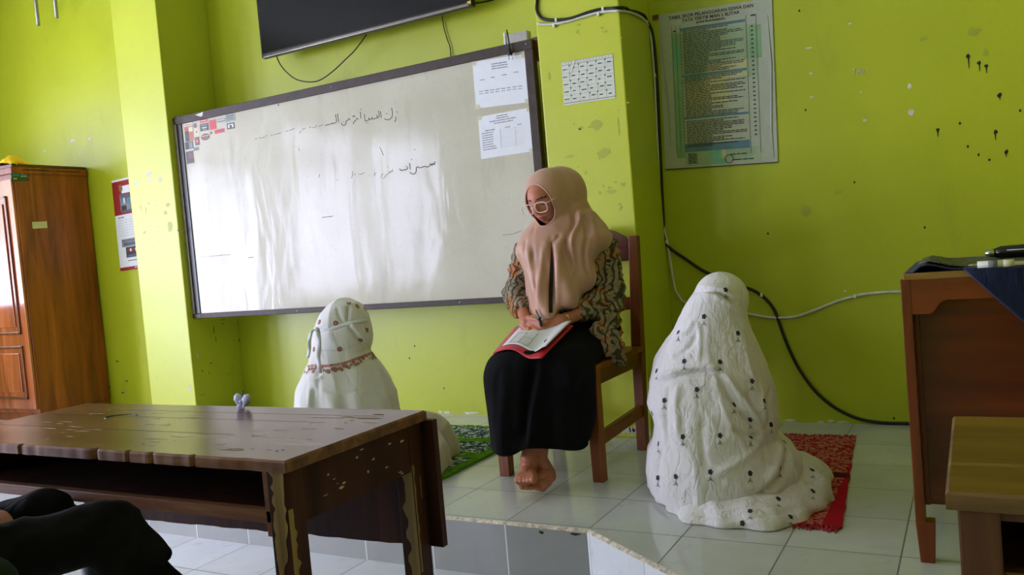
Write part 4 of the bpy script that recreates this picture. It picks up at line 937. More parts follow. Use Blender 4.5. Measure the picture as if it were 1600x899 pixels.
# ------------------------------------------------------------------ prayer rugs
def rug(name, pts, m, mf, label, fr_ends, pile=.008, seed=0):
    "pts: four floor corners; fr_ends: index pairs of the fringed edges"
    a, b, c, d = [Vector((p[0], p[1], 0)) for p in pts]; root = thing(name, label, 'rug', (a+b+c+d)/4, 'prayer rugs on the platform')
    mb = MB(); nu, nv = 40, 60; vs = []; fs = []
    def q(u, v): return a*(1-u)*(1-v)+b*u*(1-v)+c*u*v+d*(1-u)*v
    for i in range(nu):
        for j in range(nv):
            u, v = i/(nu-1), j/(nv-1); p = q(u, v); w = .006*noise.noise(Vector((0, v*14, seed))) if u in (0, 1) else 0
            vs.append(p+Vector((w, 0, pile+.0015*nse(p, 25))))
    for i in range(nu-1):
        for j in range(nv-1): fs.append((i*nv+j, (i+1)*nv+j, (i+1)*nv+j+1, i*nv+j+1))
    mb.add(vs, fs, 0, True)
    loop = [i*nv for i in range(nu)]+[(nu-1)*nv+j for j in range(1, nv)]+[i*nv+nv-1 for i in range(nu-2, -1, -1)]+[j for j in range(nv-2, 0, -1)]
    E = [vs[i] for i in loop]; mb.add(E+[Vector((p.x, p.y, .001)) for p in E], [(i, len(E)+i, len(E)+(i+1) % len(E), (i+1) % len(E)) for i in range(len(E))], 1)
    obj('pile', mb, [m, mf], root)
    rr = random.Random(seed); 
    for e0, e1 in fr_ends:
        p, q_ = (a, b, c, d)[e0], (a, b, c, d)[e1]; dr = (q_-p); nrm = Vector((dr.y, -dr.x, 0)).normalized(); 
        if nrm.dot(p-(a+c)/2) < 0: nrm = -nrm
        mb = MB(); n = 90
        for i in range(n):
            s0 = p+dr*(i/n)+Vector((0, 0, pile*.7)); L = rr.uniform(.02, .045); t = dr.normalized()*rr.uniform(-.018, .018)
            mb.tube([s0, s0+nrm*L*.5+t*.4+Vector((0, 0, rr.uniform(0, .004))), s0+nrm*L+t+Vector((0, 0, -pile*.6+.001))], [.0028, .0026, .0010], 0, 5)
        obj('fringe', mb, mf, root, kind='stuff')
def rugmat(name, kind):
    m, nt, bs = newmat(name); v = coords(nt); t = N(nt, 'ShaderNodeTexCoord'); sp = N(nt, 'ShaderNodeSeparateXYZ'); nt.links.new(t.outputs['Object'], sp.inputs[0])
    bs.inputs['Roughness'].default_value = .95; bs.inputs['Specular IOR Level'].default_value = .1
    w = noise_tex(nt, v, 62 if kind == 'red' else 44, 5, .7, .5); vo = N(nt, 'ShaderNodeTexVoronoi'); vo.inputs['Scale'].default_value = 55; nt.links.new(v, vo.inputs['Vector'])
    if kind == 'red':
        c = ramp(nt, w, [(.42, (140, 14, 30)), (.50, (160, 20, 38)), (.53, (190, 150, 120)), (.57, (186, 130, 110)), (.60, (150, 14, 32))])
        ax = mth(nt, 'ABSOLUTE', mth(nt, 'SUBTRACT', sp.outputs[0], 0.0)); band = mth(nt, 'GREATER_THAN', ax, .205)
        c = mix(nt, c, lin((172, 22, 38)), band)
        bk = mth(nt, 'LESS_THAN', mth(nt, 'ABSOLUTE', mth(nt, 'SUBTRACT', sp.outputs[1], -.02)), .028); c = mix(nt, c, ramp(nt, w, [(.45, (48, 14, 20)), (.6, (120, 30, 36))]), bk)
    else:
        ny = noise_tex(nt, coords(nt, (1, 3.0, 1)), 9, 2)
        strip = mth(nt, 'FRACT', mth(nt, 'ADD', mth(nt, 'MULTIPLY', sp.outputs[1], 3.6), .2))
        g = ramp(nt, w, [(.35, (52, 96, 16)), (.6, (96, 150, 26))]); spk = ramp(nt, w, [(.40, (24, 74, 110)), (.45, (16, 50, 36)), (.52, (44, 84, 56)), (.545, (206, 212, 200)), (.60, (214, 218, 208)), (.64, (40, 96, 60))])
        msk = ramp(nt, mth(nt, 'ADD', strip, mth(nt, 'MULTIPLY', mth(nt, 'SUBTRACT', ny, .5), .9)), [(.26, (0, 0, 0, 1)), (.32, (1, 1, 1, 1))])
        c = mix(nt, g, spk, msk)
        ed = mth(nt, 'GREATER_THAN', sp.outputs[0], .27); c = mix(nt, c, g, ed)
        dk = ramp(nt, sp.outputs[1], [(.0, (0, 0, 0, 1)), (.35, (1, 1, 1, 1))])
    nt.links.new(c, bs.inputs['Base Color']); bump(nt, bs, w, .6, .006); return m
rug('prayer_rug', [(-.80, 2.59), (-.385, 2.572), (-.475, 3.69), (-.93, 3.68)], rugmat('red_rug_pile', 'red'), plain('red_fringe', (168, 20, 36), .9), 'red and cream fringed prayer rug under the figure in white at the right', ((0, 1), (2, 3)), seed=1)
rug('prayer_rug', [(-2.56, 2.60), (-1.918, 2.60), (-1.925, 3.64), (-2.56, 3.64)], rugmat('green_rug_pile', 'green'), plain('green_fringe', (84, 140, 24), .95), 'green and white patterned prayer rug under the figure in white at the left', ((0, 1), (2, 3)), .012, 2)
# ------------------------------------------------------------------ people
def crease(mb, pts, amp, w, off=(0, 0)):
    "press (amp<0) or raise (amp>0) a fold along a line traced on the cloth"
    if not hasattr(mb, 'bvh'): mb.bvh = BVHTree.FromPolygons([tuple(v) for v in mb.v], [tuple(f) for f in mb.f]); mb.nn = normals(mb)
    bvh = mb.bvh; H = []
    for x, y in pts:
        h = bvh.ray_cast(CAM, ray(x+off[0], y+off[1]).normalized())[0]
        if h is not None: H.append(np.array(h))
    if len(H) < 2: return mb
    H = [np.array(p) for p in smoothpath([Vector(h) for h in H], 4)]
    V = np.array([tuple(v) for v in mb.v]); D = np.full(len(V), 1e9); T = np.zeros(len(V))
    for i in range(len(H)-1):
        a, b = H[i], H[i+1]; ab = b-a; t = np.clip(((V-a)@ab)/max(ab@ab, 1e-9), 0, 1); d = np.linalg.norm(V-(a+t[:, None]*ab), axis=1)
        m = d < D; D[m] = d[m]; T[m] = (i+t[m])/(len(H)-1)
    tp = np.clip(np.minimum(T, 1-T)*5, 0.15, 1); k = amp*np.exp(-(D/w)**2)*tp; Nn = mb.nn
    V = V+Nn*k[:, None]; mb.v = [Vector(p) for p in V]; return mb
def floorclamp(mb, z=0.002):
    for v in mb.v:
        if v.z < z: v.z = z
    return mb
skin = plain('warm_skin', (176, 110, 84), .5, .4, var=.05, vs=14); skin.node_tree.nodes['Principled BSDF'].inputs['Subsurface Weight'].default_value = .05
skin_d = plain('brown_skin', (165, 105, 80), .5, .4, var=.05, vs=14)

def head_mb(c, F, U, s=1.0):
    "a head with brow, sockets, nose, lips, chin and ears; c centre, F forward, U up"
    F = F.normalized(); U = (U-F*U.dot(F)).normalized(); Rr = F.cross(U)          # Rr: to the picture side
    mb = MB(); nt_, np_ = 96, 72; vs = []; fs = []
    for i in range(np_+1):
        ph = -PI/2+PI*i/np_
        for j in range(nt_):
            th = 2*PI*j/nt_; dx, dy, dz = math.cos(ph)*math.sin(th), math.cos(ph)*math.cos(th), math.sin(ph)
            x, y, z = .074*dx, .092*dy, .112*dz
            if dz < 0: k = 1-.34*(-dz)**1.6; x *= k; y *= (1-.18*(-dz)**2) if dy > 0 else (1-.45*(-dz))
            if dy > 0:
                fr = dy**.8
                y += fr*(.021*gs(x, .0085)*gs(z+.018, .013)+.013*gs(x, .0075)*gs(z-.004, .022)+.007*gs(abs(x)-.011, .006)*gs(z+.024, .008))
                y -= fr*(.011*gs(abs(x)-.031, .017)*gs(z-.012, .013)); y += fr*.007*gs(abs(x)-.031, .011)*gs(z-.008, .008)
                y += fr*.005*gs(abs(x)-.028, .022)*gs(z-.034, .008); y += fr*.007*gs(abs(x)-.040, .018)*gs(z+.018, .018)
                y += fr*(.009*gs(x, .019)*gs(z+.047, .0055)+.009*gs(x, .017)*gs(z+.059, .0065)-.004*gs(x, .022)*gs(z+.0528, .0022)); y += fr*.009*gs(x, .02)*gs(z+.088, .016)
                y += fr*.010*gs(z-.055, .03)*gs(x, .05)-.006*fr*gs(z+.072, .008)*gs(x, .02)
            vs.append(c+(Rr*x+F*y+U*z)*s)
    for i in range(np_):
        for j in range(nt_): fs.append((i*nt_+j, i*nt_+(j+1) % nt_, (i+1)*nt_+(j+1) % nt_, (i+1)*nt_+j))
    mb.add(vs, fs, 0, True); return mb, F, U, Rr
def finger(mb, pts, r0, r1, m=0):
    P = smoothpath(pts, 4); n = len(P); mb.tube(P, [r0+(r1-r0)*i/(n-1) for i in range(n)], m, 10)
    mb.ell(P[0], (r0,)*3, m, None, 10, 8); mb.ell(P[-1], (r1,)*3, m, None, 10, 8)
def foot(mb, heel, ball, up, w=.038, toes=True, curl=.3, big=1):
    "big: side of the great toe (+1 / -1)"
    heel, ball = Vector(heel), Vector(ball); d = (ball-heel).normalized(); sd = d.cross(Vector(up)).normalized(); upv = sd.cross(d)
    mb.cap(heel, heel+d*.05, .028, .030); mb.cap(heel+d*.03+upv*.012, ball-d*.02, .030, .026); mb.cap(heel+d*.05-sd*.012, ball-sd*.02, .026, .022); mb.cap(heel+d*.05+sd*.012, ball+sd*.02, .026, .022)
    mb.cap(ball-sd*.022, ball+sd*.022, .022, .022)
    for k in range(5):
        t = k/4; o = sd*(big*(.030-.062*t)); r = .0125-.0045*min(1, t*1.6); L = .042-.02*t
        b0 = ball+o+d*(.010-.012*t*t); mb.cap(b0, b0+d*L*.6+upv*.004, r*1.05, r); mb.cap(b0+d*L*.6+upv*.004, b0+d*L-upv*.002, r, r*.92)
        mb.ell(b0+d*(L+.002)-upv*.001, (r*1.05,)*3, n=10, k=8)

# ---- the teacher
tp_ = thing('person', 'seated teacher in a pinkish brown headscarf, batik tunic and long black skirt, barefoot', 'person', (-1.47, 2.95, 0))
FW = Vector((-.10, -.92, -.34)); UP = Vector((-.10, -.24, .95)); F = FW.normalized(); U = (UP-F*UP.dot(F)).normalized()
HC = at(834, 325, 2.89)-(F*.113+U*.006)*.96
HQ = HC-F*.016+U*.004
hmb, F, U, Rr = head_mb(HC, FW, UP, .96)
body = MB(); body.v = hmb.v; body.f = hmb.f; body.m = hmb.m; body.sm = hmb.sm
neck = Vector((-1.47, 3.08, .93)); chest = Vector((-1.475, 3.14, .80)); pel = Vector((-1.49, 3.22, .54))
body.cap(HC-U*.05-F*.02, neck, .052, .055); body.cap(chest-X_*.07, chest+X_*.07, .10, .10); body.cap(chest, pel, .11, .12); body.cap(pel-X_*.06, pel+X_*.06, .11, .11)
shL, shR = Vector((-1.625, 3.11, .885)), Vector((-1.315, 3.16, .885))
elL, elR = at(806, 462, 3.07), at(956, 462, 3.13); wrL, wrR = at(818, 490, 2.915), at(893, 496, 2.925)
for a, b, c_ in ((shL, elL, wrL), (shR, elR, wrR)): body.cap(a, b, .046, .038); body.cap(b, c_, .037, .023)
body.cap(shL, shR, .05, .05)
knL, knR = at(803, 578, 2.72), at(884, 580, 2.74)
anA, anB = at(826, 716, 2.70), at(843, 718, 2.745)
shA, shB = at(838, 660, 2.745), at(848, 660, 2.78)
for hx, kn, an in ((-.08, knL, anB), (.08, knR, anA)): body.cap(pel+X_*hx, kn, .078, .058); body.cap(kn, shB if an is anB else shA, .050, .036); body.cap(shB if an is anB else shA, an, .036, .029)
# feet crossed at the ankle
foot(body, anA+Vector((-.012, .012, -.062)), at(822, 748, 2.615), (0, -.35, 1), big=-1)
foot(body, at(858, 744, 2.77), at(838, 757, 2.665), (.25, 0, 1), big=1)
body.cap(anA, anA+Vector((-.01, .008, -.05)), .031, .03); body.cap(anB, at(856, 740, 2.765), .030, .03)
# hands, one clasped over the other
H = lambda x, y, Y: at(x, y, Y)
body.cap(wrL, H(823, 503, 2.875), .022, .026); body.cap(H(819, 500, 2.88), H(833, 508, 2.865), .021, .020); body.cap(H(817, 508, 2.87), H(826, 516, 2.855), .017, .017)
for P, r in (([H(832, 503, 2.86), H(843, 508, 2.835), H(850, 515, 2.835)], .0095), ([H(828, 510, 2.86), H(840, 517, 2.825), H(850, 521, 2.83)], .0095), ([H(822, 514, 2.86), H(834, 522, 2.82), H(845, 526, 2.825)], .009), ([H(817, 518, 2.86), H(827, 526, 2.825), H(838, 529, 2.825)], .008), ([H(826, 497, 2.865), H(837, 499, 2.845), H(844, 504, 2.835)], .0105)): finger(body, P, r*1.08, r*.85)
body.cap(wrR, H(872, 503, 2.885), .024, .027); body.cap(H(878, 505, 2.885), H(862, 511, 2.865), .026, .023); body.cap(H(872, 498, 2.885), H(858, 503, 2.865), .020, .019)
for P, r in (([H(860, 501, 2.86), H(852, 503, 2.84), H(846, 508, 2.835)], .010), ([H(860, 508, 2.855), H(852, 516, 2.835), H(848, 523, 2.828)], .0095), ([H(862, 513, 2.86), H(855, 521, 2.84), H(849, 527, 2.83)], .0095), ([H(866, 517, 2.86), H(860, 524, 2.845), H(853, 529, 2.835)], .009), ([H(870, 519, 2.865), H(866, 525, 2.85), H(861, 529, 2.845)], .008)): finger(body, P, r*1.08, r*.85)
body = remeshed(body, .0034, 2, .4)
lip = plain('rose_lips', (142, 72, 66), .45); brow = plain('dark_brow', (48, 32, 28), .8)
for i, f in enumerate(body.f):                                         # lips, brows and lashes are the face's own colouring
    p = sum((body.v[k] for k in f), Vector())/len(f)-HC; x, y, z = p.dot(Rr)/.93, p.dot(F)/.93, p.dot(U)/.93
    if y > .05:
        if abs(z+.0525) < .0085*(1-(x/.026)**2) and abs(x) < .026: body.m[i] = 1
        if abs(z-(.034-.10*abs(abs(x)-.03))) < .0028 and .012 < abs(x) < .048: body.m[i] = 2
        if abs(z-(.004+.12*abs(abs(x)-.031))) < .0018 and .018 < abs(x) < .045: body.m[i] = 2
obj('body', body, [skin, lip, brow], tp_); HC0 = HC; HC = HQ

fr = Frame((-1.47, 3.05, 0))
# black skirt
blk = fabric('black_skirt_cloth', (13, 13, 15), .85, .35, 7, 0)
frS = Frame((-1.46, 2.75, 0)); sk = MB()
hang = silloft(frS, [(768, 713), (765, 670), (757, 620), (754, 585), (762, 562), (778, 548), (800, 540)], [(913, 706), (921, 690), (927, 660), (930, 620), (932, 585), (928, 560), (915, 535)], lambda z, h: (.105+.03*gs(z-.5, .1), .10), 40, 64, 2.6, zmin=.155)
sk.add(hang.v, hang.f, 0, True)
for a, b, r in ((knL+Z_*.018, Vector((-1.56, 3.18, .515)), .092), (knR+Z_*.018, Vector((-1.38, 3.20, .515)), .090), ((knL+knR)/2+Z_*.008, Vector((-1.47, 3.1, .52)), .09), (knR, Vector((-1.345, 3.0, .50)), .080)): sk.cap(a, b, .080, r, n=20)
sk.cap(Vector((-1.55, 3.22, .53)), Vector((-1.40, 3.22, .53)), .11, .11, n=20)
sk = remeshed(sk, .010, 22, .6)
Vc = sum(sk.v, Vector())/len(sk.v)
def f_(v, n):
    s_ = (v-frS.o).dot(frS.s); w = sstep(.52, .30, v.z); k = .010*math.sin(s_*52+2*math.sin(v.z*7)+.8)*w*(.4+.6*sstep(.45, .16, v.z))+.006*nse3(v, 16, 16, 4)*(.3+w)
    return k if n.z > -.6 else 0
displace(sk, f_)
crease(sk, [(838, 560), (826, 610), (818, 660), (815, 697)], -.028, .018); crease(sk, [(850, 565), (836, 610), (828, 660), (826, 696)], .014, .016); crease(sk, [(783, 570), (776, 620), (775, 680)], -.007, .014); crease(sk, [(900, 560), (908, 620), (905, 690)], -.008, .016)
for v in sk.v:
    if v.z < .19: s_ = (v-frS.o).dot(frS.s); v.z += (.19-v.z)*.0+.012*math.sin(s_*22+1.1)*sstep(.19, .15, v.z)+.02*gs(s_+.05, .05)*sstep(.19, .15, v.z)
obj('skirt', sk, blk, tp_)

# batik tunic
mt_, nt, bs = newmat('batik_cloth'); v = coords(nt)
n1 = noise_tex(nt, v, 7, 2, .5, 1.5); n2 = noise_tex(nt, v, 22, 4, .6, 3.5)
wv = N(nt, 'ShaderNodeTexWave'); wv.inputs['Scale'].default_value = 13; wv.inputs['Distortion'].default_value = 14; wv.inputs['Detail'].default_value = 2.5; wv.inputs['Detail Scale'].default_value = .9; nt.links.new(v, wv.inputs['Vector'])
base = ramp(nt, n1, [(.42, (138, 124, 98)), (.49, (150, 134, 104)), (.53, (172, 108, 56)), (.62, (178, 112, 54))])
lines = ramp(nt, wv.outputs['Fac'], [(.16, (36, 32, 26)), (.26, (100, 84, 62)), (.36, (255, 255, 255))])
c = mix(nt, base, lines, .85, 'MULTIPLY'); c = mix(nt, c, lin((30, 26, 24)), ramp(nt, n2, [(.58, (0, 0, 0, 1)), (.62, (1, 1, 1, 1))]))
nt.links.new(c, bs.inputs['Base Color']); bs.inputs['Roughness'].default_value = .75; bump(nt, bs, noise_tex(nt, v, 14, 4, .6, 1), .4, .01)
tu = MB(); tu.cap(chest-X_*.075, chest+X_*.075, .118, .118, n=20); tu.cap(shL, shR, .062, .062, n=16)
tu.cap(chest, pel, .135, .145, n=24); tu.cap(pel-X_*.06, pel+X_*.07, .13, .13, n=24)
for a, b, c_, q in ((shL, elL, wrL, .80), (shR, elR, wrR, .72)):
    tu.cap(a, b+Vector((0, 0, 0)), .062, .055, n=18); tu.cap(b, b+(c_-b)*q, .055, .042, n=18)
tu.ell(elR+Vector((.0, -.01, -.03)), (.055, .06, .05))
# skirt of the tunic spilling over the side of the seat
for (x, y, Y, r) in ((948, 498, 3.08, .060), (935, 520, 2.99, .042), (953, 532, 3.02, .050), (965, 548, 3.06, .042), (972, 561, 3.09, .028), (950, 545, 3.0, .034), (962, 562, 3.04, .022)): tu.ell(at(x, y, Y), (r*.75, r*1.2, r))
tu = remeshed(tu, .006, 5, .5)
displace(tu, lambda v, n: .010*ridge(v, 12, 12, 30, 3, 2)+.006*nse(v, 30)-.004)
crease(tu, [(945, 505), (958, 525), (975, 550)], -.009, .010); crease(tu, [(935, 520), (948, 545), (962, 568)], -.008, .009); crease(tu, [(925, 475), (945, 480), (965, 470)], -.010, .009); crease(tu, [(900, 478), (915, 490), (922, 504)], -.008, .009)
crease(tu, [(805, 455), (815, 462), (824, 460)], -.006, .008); crease(tu, [(806, 475), (815, 482), (826, 476)], -.006, .008)
for v in tu.v:
    if v.z < .46 and v.x < -1.262 and v.y < 3.30: v.z = max(v.z, .452)
obj('tunic', tu, mt_, tp_)

# headscarf
hij = fabric('pinkish_brown_scarf', (190, 144, 124), .42, .12, 5, .3); hij.node_tree.nodes['Principled BSDF'].inputs['Specular IOR Level'].default_value = .4
hj = MB()
RH = Matrix((Rr, F, U)).transposed()
hj.ell(HC-F*.010+U*.002, (.096, .120, .112), 0, RH, 40, 30)
hj.ell(HC-F*.05-U*.006+Vector((.018, .02, .0)), (.098, .112, .112), 0, RH, 40, 30)
hj.ell(at(882, 330, 3.08), (.084, .10, .118), 0, None, 30, 22); hj.ell(at(866, 312, 3.03), (.092, .11, .112), 0, None, 30, 22); hj.cap(at(886, 335, 3.08), at(900, 372, 3.12), .098, .10, n=24)            # gathered hair at the back
hj.ell(HC+F*.045-U*.122, (.05, .045, .035), 0, RH); hj.cap(HC-U*.06-F*.02, Vector((-1.455, 3.10, .90)), .086, .098, n=24)
drape = silloft(fr, [(826, 492), (823, 475), (821, 455), (819, 427), (811, 409), (804, 397), (808, 380), (817, 362), (828, 350), (838, 338)],
                [(858, 493), (880, 487), (905, 472), (922, 452), (930, 430), (933, 410), (941, 396), (952, 384), (958, 370), (948, 352), (932, 334), (922, 322)],
                lambda z, h: (.155+.045*sstep(.85, .66, z)-.05*sstep(.92, 1.0, z), -.06*sstep(.90, .70, z)+.10), 60, 80, 2.3)
hj.add(drape.v, drape.f, 0, True)
for (x, y, Y, r) in ((925, 352, 3.13, .045), (940, 366, 3.15, .030), (952, 372, 3.16, .018), (960, 372, 3.165, .010)): hj.ell(at(x, y, Y), (r, r*.9, r*.8))
hj = remeshed(hj, .0055, 18, .5)
def hf(v, n):
    s_ = (v-fr.o).dot(fr.s); w = sstep(.95, .82, v.z)*sstep(.3, -.3, n.dot(fr.n)); 
    k = .013*math.sin(s_*58+1.5*math.sin(v.z*9)+2.0+v.z*5)*w+.004*nse3(v, 14, 14, 5)
    return k
displace(hj, hf)
for P, a_, w_ in (([(861, 372), (861, 410), (862, 450), (862, 488)], -.030, .010), ([(850, 380), (846, 420), (842, 455), (845, 488)], .012, .014), ([(835, 352), (832, 400), (835, 450), (838, 485)], -.012, .010),
                  ([(872, 385), (872, 420), (872, 455), (870, 480)], .012, .014), ([(898, 305), (905, 345), (893, 375), (897, 410), (893, 440)], .013, .010), ([(889, 300), (897, 345), (884, 380), (889, 420)], -.013, .010),
                  ([(912, 320), (917, 360), (913, 400), (922, 440)], -.013, .010), ([(920, 325), (928, 360), (925, 400)], .009, .011), ([(822, 372), (818, 395), (826, 430)], -.008, .008), ([(875, 365), (868, 375), (862, 380)], -.008, .008), ([(930, 335), (945, 350), (955, 368)], -.006, .010)):
    crease(hj, P, a_, w_)
bvh = BVHTree.FromPolygons([tuple(v) for v in hj.v], [tuple(f) for f in hj.f]); rim = []
FC = HC-U*.004; EX, EZ0, EZ1 = .062, .084, .082
def oval(t): 
    c_, s__ = math.cos(t), math.sin(t); return EX*c_, (EZ0 if s__ > 0 else EZ1)*s__
for k in range(48):
    ox, oz = oval(2*PI*k/48); st = FC+Rr*ox*1.0+U*oz+F*.25; h = bvh.ray_cast(st, -F)[0]
    if h is not None: rim.append(h-F*.002)
keep = []
for f in hj.f:
    p = sum((hj.v[k] for k in f), Vector())/len(f)-FC; x, y, z = p.dot(Rr), p.dot(F), p.dot(U); e = (x/EX)**2+(z/(EZ0 if z > 0 else EZ1))**2
    q3 = p+FC-CAM; pxx = 800+FPX*q3.dot(CR)/q3.dot(CF); pyy = 449.5-FPX*q3.dot(CU)/q3.dot(CF)
    keep.append(not (y > .0 and e < 1))
hj.f = [f for f, k in zip(hj.f, keep) if k]; n_ = len(hj.f); hj.m = [0]*n_; hj.sm = [True]*n_
rimv = smoothpath(rim, 2, True); hj.tube(rimv, .0036, 0, 8, True)
o = obj('headscarf', hj, hij, tp_); sd = o.modifiers.new('s', 'SOLIDIFY'); sd.thickness = .003; sd.offset = -1
hb2 = BVHTree.FromPolygons([tuple(v) for v in hj.v], [tuple(f) for f in hj.f]); sv = []; ys_ = np.linspace(378, 489, 36)
for y_ in ys_:
    w_ = .4+2.6*sstep(378, 430, y_); c_ = 861.3+.9*math.sin(y_*.05)
    for xx in (c_-w_, c_+w_):
        h, n_, _, _ = hb2.ray_cast(CAM, ray(xx, y_).normalized())
        if h is None: h = fr.pt(xx, y_, -.16)
        sv.append(h-ray(xx, y_).normalized()*.002)
us = MB().add(sv, [(2*i, 2*i+1, 2*i+3, 2*i+2) for i in range(len(ys_)-1)], 0, True)
obj('undershirt', us, plain('dark_undershirt', (26, 24, 30), .8), tp_)
# dark undershirt slit between the scarf tails is the tunic; glasses
gl = plain('clear_pink_frame', (232, 206, 204), .15, .8); gmb = MB()
def face(x, y, z): return HC0+(Rr*x+F*y+U*z)*.96
for sg in (-1, 1):
    o_ = []
    for k in range(20):
        t = 2*PI*k/20; ex = .0265*math.copysign(abs(math.cos(t))**.6, math.cos(t)); ez = .021*math.copysign(abs(math.sin(t))**.6, math.sin(t)); o_.append(face(sg*.034+ex, .113-.05*(sg*(.034)+ex)**2/.06*8*.1, .002+ez))
    gmb.tube(o_, .0018, 0, 6, True)
    gmb.tube([face(sg*.060, .110, .014), face(sg*.070, .098, .014), face(sg*.074, .05, .012), face(sg*.076, .0, .01)], .0022, 0, 6)
gmb.tube([face(-.008, .113, .006), face(0, .117, .008), face(.008, .113, .006)], .0022, 0, 6)
gl_o = obj('glasses', gmb, gl, tp_, label='clear pinkish framed glasses')
lens, nt, bs = newmat('clear_lens'); bs.inputs['Transmission Weight'].default_value = 1; bs.inputs['Roughness'].default_value = .02; bs.inputs['IOR'].default_value = 1.02; bs.inputs['Base Color'].default_value = (.95, .95, .98, 1)
mb = MB()
for sg in (-1, 1): mb.add([face(sg*.034+.025*math.cos(2*PI*k/16), .1115, .002+.019*math.sin(2*PI*k/16)) for k in range(16)], [tuple(range(16))], 0)
obj('lens', mb, lens, gl_o)
gold = plain('gold_metal', (212, 160, 70), .3, metal=.8)
bc = wrR*.62+H(872, 503, 2.885)*.38; ax = (H(872, 503, 2.885)-wrR).normalized(); b1 = ax.orthogonal().normalized(); b2 = ax.cross(b1)
obj('bracelet', MB().tube([bc+b1*(.0262*math.cos(2*PI*k/24))+b2*(.0262*math.sin(2*PI*k/24))+ax*.002*math.sin(k) for k in range(24)], .0017, 0, 6, True), gold, tp_)
rc = H(834, 513, 2.838); obj('ring', MB().ell(H(826, 514, 2.833), (.0085, .0085, .009), n=12, k=8), plain('orange_ring', (224, 130, 30), .4), tp_)

# folder with papers on her lap, pen in her hands
fo = thing('folder', 'red folder with white printed sheets lying on the teacher\'s lap', 'folder', at(825, 545, 2.72))
cA, cB, cC, cD = at(806, 512, 2.98), at(771, 553, 2.66), at(846, 556, 2.60), at(896, 510, 2.86)
def fpt(u, v, lift):                                                       # u across, v towards the knees
    p = cA*(1-u)*(1-v)+cD*u*(1-v)+cC*u*v+cB*(1-u)*v; return p+Vector((0, 0, .016*math.sin(PI*u)*(1-.3*v)-.018*gs(u-.72, .2)*v+.008*math.sin(PI*u*1.5)*v+lift))
def patch(u0, v0, u1, v1, lift, th, m=0, n=16):
    mb = MB(); vs = []; fs = []
    for i in range(n):
        for j in range(n): u = u0+(u1-u0)*i/(n-1); v_ = v0+(v1-v0)*j/(n-1); vs.append(fpt(u, v_, lift(u, v_) if callable(lift) else lift))
    for i in range(n-1):
        for j in range(n-1): fs.append((i*n+j, (i+1)*n+j, (i+1)*n+j+1, i*n+j+1))
    mb.add(vs, fs, m, True); return mb
o = obj('cover', patch(0, 0, 1, 1, .0, .003), plain('red_folder', (186, 22, 44), .35), fo); sd = o.modifiers.new('s', 'SOLIDIFY'); sd.thickness = .004
pg = patch(.13, .05, 1.0, .86, lambda u, v: .006+.020*sstep(.75, 1.0, u), .001)
o = obj('page', pg, plain('folder_page', (208, 210, 210), .7, var=.01), fo); sd = o.modifiers.new('s', 'SOLIDIFY'); sd.thickness = .001
decals(pg, [], 0, .01)
mk_ = MB()
for (a, b, w) in (((.25, .45), (.25, .80), .002), ((.42, .45), (.42, .80), .002), ((.25, .45), (.42, .45), .002), ((.25, .80), (.60, .80), .0025), ((.42, .60), (.60, .60), .002), ((.60, .40), (.60, .80), .002)):
    mk_.tube([fpt(a[0]+(b[0]-a[0])*t, a[1]+(b[1]-a[1])*t, .0075) for t in np.linspace(0, 1, 5)], .0006, 0, 4)
mk_.add([fpt(.86+.045*math.cos(2*PI*k/16), .60+.06*math.sin(2*PI*k/16), .0145) for k in range(16)], [tuple(range(16))], 1)
obj('printing', mk_, [M['inkl'], plain('violet_stamp', (110, 104, 140), .6)], fo)
pn = thing('pen', 'grey and black pen held upright in the teacher\'s clasped hands', 'pen', H(843, 505, 2.83))
a, b = H(837, 484, 2.835), H(846, 509, 2.822)
obj('barrel', MB().tube([a+(b-a)*.1, b], .0052, 0, 12), plain('grey_barrel', (120, 122, 132), .3), pn); obj('cap', MB().tube([a, a+(b-a)*.16], [.003, .0056], 0, 12), gold, pn)
obj('grip', MB().tube([a+(b-a)*.55, b+(b-a)*.05], [.0058, .0052], 0, 12), M['black'], pn)

# ---- shared builder for the kneeling figures' bodies
def kneeler(root, c, face_dir, h, headz):
    d = Vector(face_dir).normalized(); sd = d.cross(Z_); b = MB(); c = Vector(c); hd = c+Vector((0, 0, headz))
    hm = head_mb(hd-d*.01, d+Vector((0, 0, -.35)), Vector((0, 0, 1)), .78)[0]; b.add(hm.v, hm.f, 0, True)
    sh = c+Z_*(headz-.22); pv = c+Z_*.16-d*.03
    b.cap(hd-Z_*.05-d*.02, sh+Z_*.02, .045, .05); b.cap(sh-sd*.07, sh+sd*.07, .045, .045); b.cap(sh-Z_*.06, pv, .085, .09); b.cap(pv-sd*.06, pv+sd*.06, .08, .08)
    for s_ in (-1, 1):
        kn = c+sd*(s_*.07)+d*.13+Z_*.065; an = c+sd*(s_*.06)-d*.08+Z_*.045
        b.cap(pv+sd*(s_*.06), kn, .065, .05); b.cap(kn, an, .05, .032); foot(b, an+Z_*.0, an-d*.07-Z_*.01, (0, 0, -1), big=s_)
        el = sh+sd*(s_*.085)-Z_*.17+d*.02; ha = c+sd*(s_*.04)+d*.07+Z_*.20; b.cap(sh+sd*(s_*.07), el, .036, .030); b.cap(el, ha, .03, .02); b.cap(ha, ha+d*.04, .02, .018)
        for k in range(4): q0 = ha+d*.05+sd*((k-1.5)*.014); finger(b, [q0, q0+d*.025, q0+d*.045-Z_*.01], .007, .0055)
        finger(b, [ha+d*.01-sd*s_*.02, ha+d*.03-sd*s_*.032, ha+d*.045-sd*s_*.034], .0085, .0065)
    b = remeshed(b, .007, 2, .4); floorclamp(b, .014); return obj('body', b, skin_d, root)

